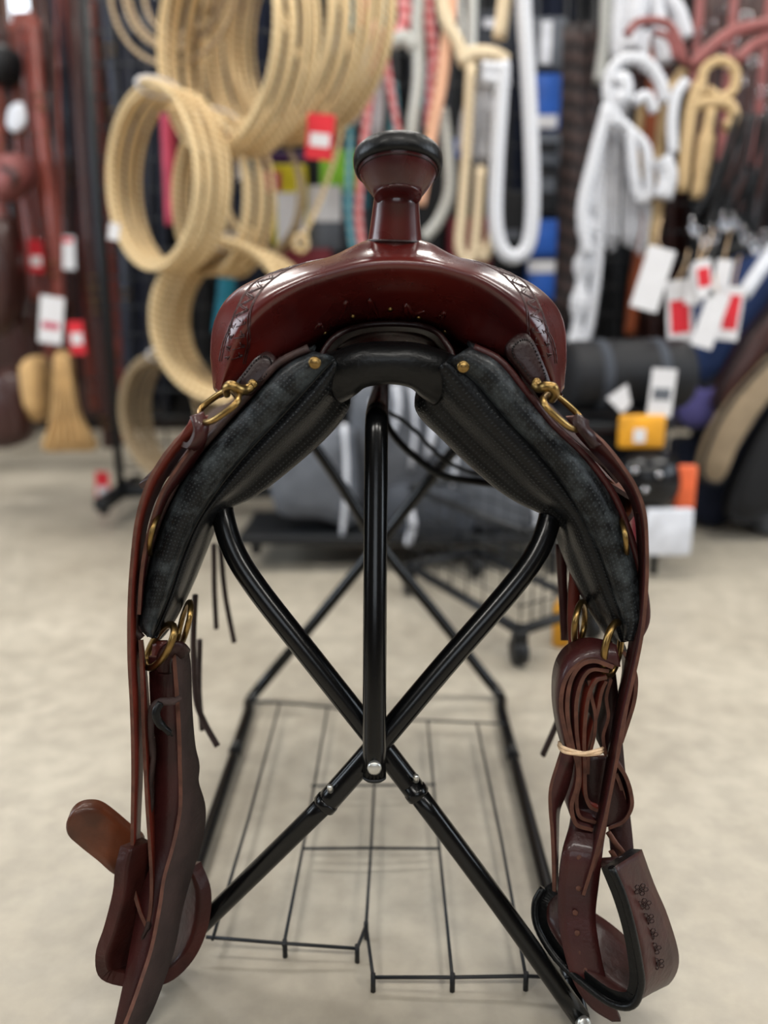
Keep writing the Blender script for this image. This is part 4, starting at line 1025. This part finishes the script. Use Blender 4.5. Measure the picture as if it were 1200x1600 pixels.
tubes('lead_rope', 'cream knotted rope between the peach and white ropes', 'rope', None, [([(690, -20), (696, 30), (712, 60), (722, 85)], 9), ([(716, 96), (740, 84), (772, 86), (792, 98)], 11, None, 'knot'), ([(736, 100), (730, 220), (722, 330), (718, 385), (730, 408), (742, 385), (752, 260)], 8), ([(786, 100), (776, 250), (770, 360), (756, 404), (748, 380)], 7), ([(790, -20), (780, 60)], 10)], 2.36, M_crope)
tubes('lead_rope', 'thick white cotton lead rope hanging in a long loop', 'rope', None, [([(786, 100), (782, 160), (776, 260), (774, 340), (782, 385), (802, 402), (824, 385), (832, 330), (830, 220), (824, 100), (818, -20)], 11), ([(752, 106), (774, 108), (796, 104)], 10, None, 'knot'), ([(752, 122), (776, 126), (796, 122)], 10, None, 'knot')], 2.32, M_wrope)
tubes('lead_rope', 'white frayed rope tassel left of the thick white loop', 'rope', None, [([(742, 120), (738, 180), (730, 240)], [6, 16, 22, 14], None, 'tassel'), ([(756, 130), (758, 190), (756, 250)], [6, 14, 16, 8], None, 'tassel')], 2.40, M_wrope)
tubes('lead_rope', 'pale grey rope behind the cream knot', 'rope', None, [([(738, -20), (736, 60), (734, 90)], 8), ([(716, -20), (720, 40), (716, 80)], 6)], 2.5, M_grope)
# --- brown braids
for i, (xa, xb, yb, rp_, lab) in enumerate(((905, 884, 500, 13, 'dark brown braided rein hanging left of the white halters'), (930, 908, 330, 12, 'short dark brown braided rein beside the white halters'), (890, 872, 540, 10, 'thin dark brown braided rein nearest the blue packages'))):
    tubes('braided_rein', lab, 'rein', 'dark braided reins', [([(xa, 40), ((xa + xb) / 2 + 4, yb * .5), (xb, yb)], rp_)], 2.5 + .02 * i, M_brope, 'braid')
tubes('lead_rope', 'pale grey rope hanging at the top beside the white halters', 'rope', None, [([(950, -20), (946, 60), (936, 130)], 9)], 2.48, M_grope)

# --- white halters, right
tubes('rope_halter', 'white rope halter with a big upper loop', 'halter', 'white rope halters', [([(958, 200), (950, 130), (970, 95), (1005, 96), (1030, 125), (1040, 160)], 9), ([(965, 140), (962, 180), (985, 205), (1010, 235), (1014, 300), (1000, 310), (990, 270), (985, 205)], 8), ([(960, 130), (974, 125), (976, 150), (962, 156)], 12, None, 'knot'), ([(950, 165), (930, 240), (910, 330), (920, 400)], 9), ([(990, 160), (1010, 150), (1024, 175)], 8)], 2.28, M_wrope)
tubes('rope_halter', 'white rope halter with a fringed tail reaching the saddle shoulder', 'halter', 'white rope halters', [([(946, 200), (920, 310), (916, 370), (908, 450), (898, 546)], [9, 11, 10, 14, 9, 15, 9, 15, 9, 14, 8, 13]), ([(944, 200), (936, 300), (934, 400), (922, 500), (912, 540)], 8)], 2.32, M_wrope, 'tail')
tubes('rope_halter', 'white rope halter with frayed tassels in the middle of the bunch', 'halter', 'white rope halters', [([(972, 160), (960, 240), (952, 330), (956, 380)], [8, 12, 18, 20, 12], None, 'tassel'), ([(985, 220), (990, 290), (985, 380)], [8, 16, 20, 10], None, 'tassel'), ([(965, 200), (950, 280), (940, 350)], 8), ([(1005, 300), (1012, 350), (1002, 385)], [10, 16, 12], None, 'tassel')], 2.34, M_wrope)
tubes('rope_halter', 'white rope halter bound with tape at the right of the bunch', 'halter', 'white rope halters', [([(1072, 126), (1056, 150), (1050, 190), (1052, 240)], 8), ([(1034, 246), (1044, 275), (1036, 310)], 14, None, 'binding')], 2.26, M_wrope)
tubes('rope_halter', 'white flat halters gathered at the very top', 'halter', 'white rope halters', [([(1000, -30), (990, 30), (984, 80)], [16, 18, 14]), ([(972, -20), (966, 40), (966, 90)], 10), ([(1040, -30), (1060, 20), (1072, 60)], 11), ([(1024, -20), (1030, 40), (1040, 100)], 12), ([(1008, 50), (1004, 90), (1010, 110)], 8)], 2.40, M_wrope)
tubes('rolled_strap', 'rose brown rolled leather strap looped over the white halters', 'strap', None, [([(978, 55), (1000, 34), (1040, 36), (1058, 60), (1070, 100)], 6), ([(1022, 50), (1046, 60), (1056, 92)], 5)], 2.30, M_pink, 'roll')
tubes('rolled_strap', 'thick rose brown rolled leather loop at the upper right', 'strap', None, [([(1080, 105), (1110, 75), (1150, 48), (1210, 36)], 9), ([(1150, 96), (1180, 70), (1215, 58)], 8)], 2.28, M_pink, 'roll')
tubes('rope_halter', 'tan rope halter with a round loop left of the black reins', 'halter', 'tan rope halters', [([(1095, 150), (1100, 110), (1125, 95), (1148, 110), (1146, 140), (1124, 152), (1106, 140)], 7), ([(1078, 165), (1110, 160), (1140, 165), (1146, 190), (1132, 200)], 9), ([(1092, 130), (1080, 170), (1072, 230), (1066, 300)], 9), ([(1110, 170), (1100, 240), (1090, 310)], [8, 12, 10])], 2.26, M_tan)
tubes('rope_halter', 'tan rope halter hanging among the white ones', 'halter', 'tan rope halters', [([(1068, 110), (1040, 160), (1030, 240), (1022, 300), (1004, 306)], 8), ([(1002, 160), (998, 220), (1006, 280)], 6), ([(1030, 310), (1024, 350), (1015, 400)], [8, 9, 6])], 2.33, M_tan)
# --- dark straps behind at the top right
for i, (x, yb, lab) in enumerate(((1082, 230, 'dark brown bridle strap first right of the white halters'), (1098, 260, 'dark brown bridle strap second right of the white halters'), (1114, 200, 'dark brown bridle strap third right of the white halters'), (1134, 250, 'dark brown bridle strap above the tan loop'), (1152, 300, 'dark brown bridle strap fifth right of the white halters'), (1170, 330, 'dark brown bridle strap left of the black reins'), (1188, 260, 'dark brown bridle strap second from the right edge'), (1204, 300, 'dark brown bridle strap at the right edge'))):
    t = root('bridle_strap', P(x, -20, 2.7), lab, 'strap', 'bridle straps at the upper right'); s_ = mpp(2.7)
    a = P(x - 6, -20, 2.7); b = P(x - 6, yb, 2.7); X0 = P(x, 150, 2.7).x
    build('strap', MB().box((X0, 2.7, (a.z + b.z) / 2), (.013, .003, (a.z - b.z) / 2), bev=.001), M_strapd if i % 3 else M_pink, t)
    for yy in (R.uniform(10, 80), R.uniform(90, 190)):
        c = P(x, yy, 2.69); c.x = X0
        build('buckle', MB().tube([c + Vector((.014 * dx, -.004, .014 * dz)) for dx, dz in ((-1, -1), (1, -1), (1, 1), (-1, 1))], .003, 6, closed=True), M_chrome, t)
# --- black reins with snaps
for i in range(11):
    xt = 1150 + i * 10; xb = 1082 + i * 16; yb = 345 + 18 * math.sin(i * 1.3) + i * 2; Yq = 2.2 + .02 * (i % 3)
    t = root('black_rein', P(xt, 190, Yq), '%s black rein from the left in the bunch with silver snaps' % ['first', 'second', 'third', 'fourth', 'fifth', 'sixth', 'seventh', 'eighth', 'ninth', 'tenth', 'eleventh'][i], 'rein', 'black reins with silver snaps')
    build('strap', MB().tube([P(xt, 180, Yq + .03), P((xt + xb) / 2 + 8, 260, Yq), P(xb, yb, Yq)], 6.5 * mpp(Yq), 8, sub=6, flat=.5), M_blackn, t)
    e = P(xb, yb, Yq)
    sn_ = build('snap', MB().tube([e, e + Vector((-.004, 0, -.02)), e + Vector((.006, 0, -.036)), e + Vector((.014, 0, -.02)), e + Vector((.004, 0, -.008))], .0042, 6, sub=4), M_chrome, t)
    build('swivel', MB().lathe([(.005, -.004), (.009, 0), (.005, .004)], e + Vector((0, -.004, .004)), (0, -1, 0), 12), M_chrome, sn_)
# --- price tags hanging below
TG = ((1020, 436, 42, 92, .25, None, 'plain white tag slanting below the tan halter'),
      (1062, 486, 40, 92, -.12, (M_redcard, .32, .86), 'white tag with a big red block, lowest of the bunch'),
      (1110, 500, 34, 84, .28, None, 'plain white tag between the two red printed tags'),
      (1142, 490, 32, 80, .08, (M_redcard, .15, .8), 'white tag with a red strip at the right of the bunch'),
      (1100, 436, 26, 56, -.2, (M_redcard, .2, .7), 'small white tag with red print above the others'),
      (1086, 446, 24, 56, .1, None, 'small plain white tag above the others'),
      (1128, 436, 24, 56, .1, None, 'small white tag under the black reins'))
for (x, y, w_, h_, ang, st, lab) in TG:
    Yq = 2.14 + .012 * (x % 5); t = root('hanging_tag', P(x, y + h_ / 2, Yq), lab, 'price tag', 'price tags under the black reins')
    c = card(t, x, y, w_, h_, Yq, M_white, ang, 'tag_card', stripe=st)
    build('string', MB().tube([P(x - math.sin(ang) * h_ * -.5, y - h_ * .5, Yq), P(x + 8, y - h_ * .5 - 25, Yq + .03), P(x + 14, y - h_ * .5 - 50, Yq + .06)], .0014, 5, sub=4), M_band, t)
tubes('tan_strap', 'orange brown leather strap hanging between the tags and the white fringe', 'strap', None, [([(1030, 20), (1012, 250), (1000, 390), (992, 450), (984, 524)], [9, 9, 9, 10, 9])], 2.80, M_tobacco, 'strap')
tubes('white_pole', 'slanting white pole at the right edge above the navy pads', 'pole', None, [([(1160, 462), (1190, 418), (1230, 360)], 11)], 2.2, M_clear, 'shaft')

# --- black pad roll with tags, right of the saddle
Yq = 2.12
t = root('rolled_pad', P(975, 640, Yq), 'black ribbed pad rolled up on the shelf right of the saddle', 'pad')
a, b = P(884, 588, Yq), P(1068, 584, Yq + .05); axv = b - a; rr_p = 54 * mpp(Yq)
build('roll', MB().lathe([(rr_p * .3, -.004), (rr_p * .9, 0), (rr_p, .012)] + [(rr_p * (1 + .02 * (k % 2)), .02 + (axv.length - .04) * k / 24) for k in range(25)] + [(rr_p, axv.length - .012), (rr_p * .9, axv.length), (rr_p * .3, axv.length + .004)], a, axv, 32), M_blackn, t)
for f in (.25, .72):
    c = a + axv * f; build('strap', MB().lathe([(rr_p * 1.0, -.014), (rr_p * 1.04, -.012), (rr_p * 1.04, .012), (rr_p * 1.0, .014)], c, axv, 32), M_greyd, t)
card(t, 1034, 614, 38, 74, Yq - .10, M_white, .06, 'price_tag', stripe=(M_greyp, .4, .65))
tri = [P(948, 622, Yq - .10), P(980, 600, Yq - .10), P(986, 632, Yq - .10), P(972, 646, Yq - .10)]
mb = MB(); b0 = len(mb.v)
for p in tri: mb.v.append(p)
for p in tri: mb.v.append(p + Vector((0, .002, 0)))
mb.face((0, 1, 2, 3), 0, None, True); mb.face((7, 6, 5, 4), 0, None, True)
for k in range(4): mb.face((k, (k + 1) % 4, 4 + (k + 1) % 4, 4 + k), 0, None, True)
build('folded_tag', mb, M_white, t)
# shelf unit that carries it
a = P(890, 648, 2.1); 
t = root('shelf_rack', Vector((.62, 2.15, 0)), 'low black metal shelf rack right of the saddle', 'shelf')
for zz in (a.z - .022, .25):
    build('shelf', MB().box((.56, 2.2, zz), (.15, .17, .010), bev=.003), M_wire, t)
for sx in (.43, .69):
    for sy in (2.04, 2.36):
        build('post', MB().tube([Vector((sx, sy, 0)), Vector((sx, sy, a.z - .01))], .010, 8), M_wire, t)
pack(968, 648, 1036, 700, 2.02, M_amber, 'amber yellow card with a pale spot under the black roll', lab=[(M_white, .3, .4, .55, .8)], d=.012)
t = root('gear_bag', P(1015, 790, 2.02), 'glossy black bag of gear under the amber card', 'bag')
build('bag_body', puff([(962, 728), (985, 706), (1025, 702), (1055, 712), (1068, 745), (1060, 778), (1030, 795), (985, 790), (962, 764)], 2.02, .16, .05), cm('glossy_black', 20, 21, 24, .2), t)
for (x, y) in ((992, 735), (1030, 742), (1008, 765)): build('rivet', MB().lathe([(.008, -.004), (.008, .002), (.004, .006)], P(x, y, 1.965), (0, -1, 0), 12), M_chrome, t)
pack(1058, 726, 1084, 800, 2.0, M_orange, 'orange card above the white paper sheet', d=.008)
pack(1010, 794, 1078, 868, 1.98, M_clear, 'white paper sheet standing low beside the right panel', d=.008)
pack(985, 800, 1012, 850, 2.05, M_redd, 'dark red card behind the white paper sheet', d=.008)
pack(884, 660, 966, 720, 2.10, M_blackn, 'black box on the shelf left of the amber card', head=(M_redd, .2))

# --- saddle pads hung over a slanted rail at the right
PADS = [([(1062, 560), (1110, 470), (1180, 400), (1290, 330), (1290, 700), (1180, 760), (1110, 700), (1060, 640)], 2.62, M_dnavy, 'big dark navy saddle pad behind all the others'),
        ([(1050, 540), (1070, 470), (1120, 425), (1180, 390), (1225, 400), (1205, 470), (1160, 540), (1120, 590), (1085, 604), (1056, 590)], 2.48, M_navy, 'bright navy blue fleece saddle pad under the price tags'),
        ([(1052, 622), (1070, 598), (1104, 606), (1134, 588), (1146, 610), (1130, 650), (1094, 672), (1062, 662)], 2.46, M_purple, 'violet blue folded saddle pad below the navy fleece'),
        ([(1052, 690), (1110, 690), (1150, 640), (1200, 560), (1290, 470), (1290, 640), (1200, 740), (1140, 815), (1095, 822), (1068, 780)], 2.50, M_dnavy, 'dark navy wool saddle pad hanging lowest at the right'),
        ([(1096, 745), (1108, 690), (1148, 620), (1212, 555), (1232, 580), (1190, 640), (1148, 708), (1126, 756)], 2.36, M_tanfelt, 'tan edged saddle pad slanting across the dark ones'),
        ([(1118, 628), (1150, 560), (1190, 500), (1290, 400), (1290, 446), (1220, 520), (1170, 590), (1136, 650)], 2.40, M_strapd, 'dark brown saddle pad strip between the navy and tan ones'),
        ([(1140, 800), (1160, 735), (1220, 630), (1290, 570), (1290, 760), (1210, 795), (1160, 818)], 2.34, M_blackn, 'black saddle pad at the bottom right corner of the pile')]
for ol_, Yq, m, lab in PADS:
    t = root('saddle_pad', P(ol_[0][0], max(p[1] for p in ol_), Yq), lab, 'saddle pad', 'saddle pads at the right')
    build('pad', puff(ol_, Yq, .06, .015), m, t)
    rg = spline([P(x, y, Yq - .002) for x, y in ol_], 4, True); c = sum(rg, Vector()) / len(rg)
    build('binding', MB().tube([c + (p - c) * .97 for p in rg], .006, 6, closed=True), M_blackn, t)
t = root('pad_rail', Vector((1.25, 2.55, 0)), 'black floor rail stand holding the saddle pads at the right', 'rack')
for sx in (1.0, 1.45): build('upright', MB().tube([Vector((sx, 2.66, .0)), Vector((sx, 2.66, .95))], .016, 8), M_wire, t)
build('rail', MB().tube([Vector((.9, 2.66, .80)), Vector((1.6, 2.66, .95))], .016, 8), M_wire, t)
t = root('floor_bag', PF(1190, 838), 'pale grey bag on the floor at the right edge', 'bag')
build('sack', puff([(1186, 780), (1200, 742), (1260, 730), (1290, 780), (1280, 836), (1195, 838)], 2.40, .2, .03), M_greyp, t)

# --- grey pads in clear bags and the wire bin under the saddle
BG = [([(424, 700), (470, 680), (540, 672), (552, 700), (556, 820), (500, 812), (430, 800)], 2.08, M_greyp, 'mid grey saddle pad in a clear bag at the left of the bin'),
      ([(548, 625), (610, 604), (690, 612), (704, 720), (690, 820), (620, 830), (560, 812)], 2.19, M_greyp, 'tall grey saddle pad in a clear bag in the middle of the bin'),
      ([(690, 690), (760, 680), (830, 700), (846, 780), (840, 840), (770, 830), (696, 812)], 2.08, M_greyp, 'pale grey saddle pad in a clear bag at the right of the bin'),
      ([(600, 770), (660, 760), (730, 770), (736, 835), (670, 842), (602, 832)], 2.06, M_greyd, 'low grey saddle pad folded at the front of the bin')]
for k, (ol_, Yq, m, lab) in enumerate(BG):
    t = root('bagged_pad', P(ol_[0][0] + 60, max(p[1] for p in ol_), Yq), lab, 'saddle pad', 'bagged saddle pads under the saddle')
    build('pad', puff(ol_, Yq, .10, .02), m, t)
    xs_ = [p[0] for p in ol_]; ys_ = [p[1] for p in ol_]
    for (fx, y0, y1, wd) in ([(.86, min(ys_) - 10, max(ys_) + 18, 16)] if k == 0 else [(.22, min(ys_) + 20, min(ys_) + 120, 14), (.45, min(ys_) - 4, min(ys_) + 70, 18), (.62, min(ys_), min(ys_) + 130, 14), (.80, min(ys_) + 8, min(ys_) + 110, 24)] if k == 1 else [(.12, min(ys_), min(ys_) + 80, 14), (.93, max(ys_) - 60, max(ys_) + 10, 16)] if k == 2 else [(.3, max(ys_) - 45, max(ys_) + 6, 26)]):
        x = min(xs_) + (max(xs_) - min(xs_)) * fx
        build('plastic_fold', MB().tube([P(x, y0, Yq - .02), P(x + 4, (y0 + y1) / 2, Yq - .028), P(x - 3, y1, Yq - .02)], wd * .5 * mpp(Yq), 8, sub=5, flat=.5), M_clear, t)
t = root('pad_platform', Vector((.03, 2.18, 0)), 'low black platform on casters under the grey bagged pads', 'platform')
build('deck', MB().box((.03, 2.18, .088), (.40, .14, .012), bev=.004), M_wire, t)
for sx in (-.33, .39):
    for sy in (2.07, 2.29):
        cc = build('caster', MB().box((sx, sy, .062), (.012, .018, .014), bev=.003), M_blkplastic, t)
        build('wheel', MB().lathe([(.016, -.012), (.024, -.010), (.026, 0), (.024, .010), (.016, .012)], (sx, sy, .027), (1, 0, 0), 18), M_blkplastic, cc)
t = root('wire_bin', Vector((.2, 1.85, 0)), 'low black wire bin on casters behind the rack legs', 'wire bin')
A, B, C, D = PF(640, 880, .07), PF(806, 985, .07), PF(905, 930, .07), PF(760, 850, .07)
A = Vector((.06, 1.88, .07)); B = PF(812, 985, .07); C = B + Vector((.17, .13, 0)); D = A + Vector((.17, .13, 0))
H = Vector((0, 0, .19))
for (p, q) in ((A, B), (B, C), (C, D), (D, A)):
    build('frame_bar', MB().tube([p, q], .011, 8), M_wire, t); build('frame_bar', MB().tube([p + H, q + H], .008, 8), M_wire, t)
    n = 7
    for k in range(n + 1): build('bin_wire', MB().tube([p.lerp(q, k / n), p.lerp(q, k / n) + H], .0018, 6), M_wire, t)
    for k in (1, 2, 3): build('bin_wire', MB().tube([p + H * (k / 4), q + H * (k / 4)], .0018, 6), M_wire, t)
for p in (A, B, C, D):
    cc = build('caster', MB().box(p + Vector((0, 0, -.012)), (.014, .018, .014), bev=.003), M_blkplastic, t)
    build('wheel', MB().lathe([(.016, -.014), (.026, -.012), (.028, 0), (.026, .012), (.016, .014)], Vector((p.x, p.y, .029)), (1, .2, 0), 18), M_blkplastic, cc)
None and build('base_tray', MB().sheet([[A, B], [D, C]], .006), M_blackn, t)
build('glossy_bottle', MB().tube([Vector((0,0,0)),Vector((0,0,.1))], .01), M_blackn, t) if False else None
t = root('amber_bottle', PF(876, 1000, .0), 'small amber yellow bottle standing on the floor beside the bin', 'bottle')
b0 = PF(876, 1008); build('body', MB().lathe([(.004, 0), (.018, .002), (.019, .06), (.016, .085), (.008, .10), (.008, .112)], b0, (0, 0, 1), 20), M_amber, t)
build('cap', MB().lathe([(.010, .108), (.010, .126), (.008, .129)], b0, (0, 0, 1), 16), M_strapd, t)

# --- left: hanging reins, bridles and cinches
board = MB().box((-1.62, 3.62, .98), (.50, .03, .76), bev=.006)  # added board, a dark backing for the gaps between the reins
single('dark_backing_board', board, M_strapd, Vector((-1.62, 3.62, .2)), 'dark backing board added behind the hanging reins at the left', 'board')
SL = [(6, 400, 20, M_strapr), (24, 520, 18, M_strapd), (42, 470, 22, M_strapr), (60, 560, 24, M_strapr), (78, 480, 20, M_strapr), (96, 600, 22, M_strapd), (112, 520, 16, M_strapb), (124, 640, 18, M_strapr), (138, 700, 16, M_strapd), (150, 600, 14, M_strapb), (164, 690, 16, M_strapr), (176, 560, 14, M_strapd), (188, 620, 14, M_strapb), (14, 640, 18, M_strapd), (34, 660, 16, M_strapd), (70, 640, 16, M_strapr)]
CN = {0: 'reddish', 1: 'dark', 2: 'blue black'}
ordn = ['first', 'second', 'third', 'fourth', 'fifth', 'sixth', 'seventh', 'eighth', 'ninth', 'tenth', 'eleventh', 'twelfth', 'thirteenth', 'fourteenth', 'fifteenth', 'sixteenth']
rank = {v: k for k, v in enumerate(sorted(range(len(SL)), key=lambda i: SL[i][0]))}
for i, (x, yb, wpx, m) in enumerate(SL):
    Yq = 2.86 + .05 * (i % 4) + (.25 if i > 12 else 0); s_ = mpp(Yq)
    cn = 'red brown' if m is M_strapr else 'dark brown' if m is M_strapd else 'blue black'
    X0 = P(x, 320, Yq).x; zb = P(x, yb, Yq).z; zt = P(x, -60, Yq).z if x > 95 else P(x, 20 + 8 * (i % 3), Yq).z
    t = root('hanging_rein', (X0, Yq, zb), '%s leather rein, %s from the left edge in the hanging row' % (cn, ordn[rank[i]]), 'rein', 'leather reins hanging at the left')
    wv_ = [Vector((X0 + .008 * math.sin(k * .9 + i), Yq + .01 * math.sin(k + i * 2), zt + (zb - zt) * k / 6)) for k in range(7)]
    grid = [[p + Vector((-wpx * s_ / 2, 0, 0)), p + Vector((0, -.004, 0)), p + Vector((wpx * s_ / 2, 0, 0))] for p in spline(wv_, 4)]
    build('strap', MB().sheet(grid, .005), m, t)
    for yy in R.sample(range(60, max(120, yb - 20), 20), 4):
        c = Vector((X0, Yq - .012, P(x, yy, Yq).z)); q = wpx * s_ * .5
        build('buckle', MB().tube([c + Vector((q * dx, 0, q * .9 * dz)) for dx, dz in ((-1, -1), (1, -1), (1, 1), (-1, 1))], .0034, 6, closed=True), M_chrome if i % 2 else M_brass, t)
    if i in (2, 4, 5, 7, 10): 
        ty = {2: 400, 4: 395, 5: 495, 7: 525, 10: 760}[i]; tm = {2: M_redcard, 4: M_white, 5: M_white, 7: M_redcard, 10: M_redcard}[i]
        card(t, {2: 56, 4: 106, 5: 82, 7: 118, 10: 160}[i], ty, 22, 48, Yq - .05, tm, .05, stripe=((M_white, .5, .8) if tm is M_redcard else (M_redcard, .05, .2)))
t = root('mohair_cinch', P(96, 700, 2.72), 'tan mohair cinch fanning out at the bottom left', 'cinch')
build('tassel', puff([(84, 552), (108, 552), (114, 600), (124, 650), (150, 700), (110, 706), (64, 702), (82, 650), (88, 600)], 2.72, .03, .008), M_mohair, t)
for k in range(6): build('cord', MB().tube([P(86 + k * 4, 556, 2.708), P(82 + k * 7, 640, 2.704), P(70 + k * 14, 700, 2.708)], .005, 6, sub=4), M_mohair, t)
build('hanger', MB().tube([P(96, 556, 2.735), P(95, 300, 2.78), P(88, -30, 2.84)], .008, 8, sub=4, flat=.5), M_strapr, t)
card(t, 80, 500, 36, 70, 2.70, M_white, .15, stripe=(M_pinkk, .55, .7)); card(t, 120, 528, 24, 50, 2.69, M_redcard, -.05, stripe=(M_white, .35, .7))
for i, (ol_, m, lab) in enumerate(((( [(-10, 250), (30, 240), (44, 270), (30, 300), (-10, 310)]), M_pink, 'rosy brown leather noseband at the left edge'),
        ([(-20, 360), (14, 340), (26, 420), (18, 500), (-20, 520)], M_strapd, 'dark brown breast collar bunch at the left edge'),
        ([(-20, 590), (30, 580), (44, 640), (40, 690), (-20, 695)], M_strapd, 'dark brown leather heap low at the left edge'),
        ([(30, 570), (60, 560), (72, 620), (60, 660), (36, 640)], M_mohair, 'small tan cinch end beside the dark leather heap'),
        ([(-20, 70), (14, 72), (22, 100), (10, 126), (-20, 124)], M_blackn, 'round black hat at the upper left edge'),
        ([(14, 168), (34, 160), (40, 190), (24, 206), (10, 196)], M_clear, 'white paper tag at the upper left edge'))):
    Yq = 2.80 + .01 * i
    t = root(('noseband', 'breast_collar', 'leather_bundle', 'cinch_end', 'hat', 'paper_tag')[i], P(ol_[0][0], max(p[1] for p in ol_), Yq), lab, ('noseband', 'breast collar', 'leather goods', 'cinch', 'hat', 'tag')[i])
    build(('band', 'collar', 'leather', 'fringe', 'crown', 'card')[i], puff(ol_, Yq, .08 if i < 5 else .01, .03 if i < 5 else .004), m, t)
    if i < 3: build('strap', MB().tube([P(ol_[0][0] + 10, ol_[0][1] + 10, Yq - .03), P(sum(p[0] for p in ol_) / len(ol_) + 8, sum(p[1] for p in ol_) / len(ol_), Yq - .045), P(ol_[3][0] - 10, ol_[3][1] - 10, Yq - .03)], .010, 8, sub=5, flat=.5), M_strapd, t)
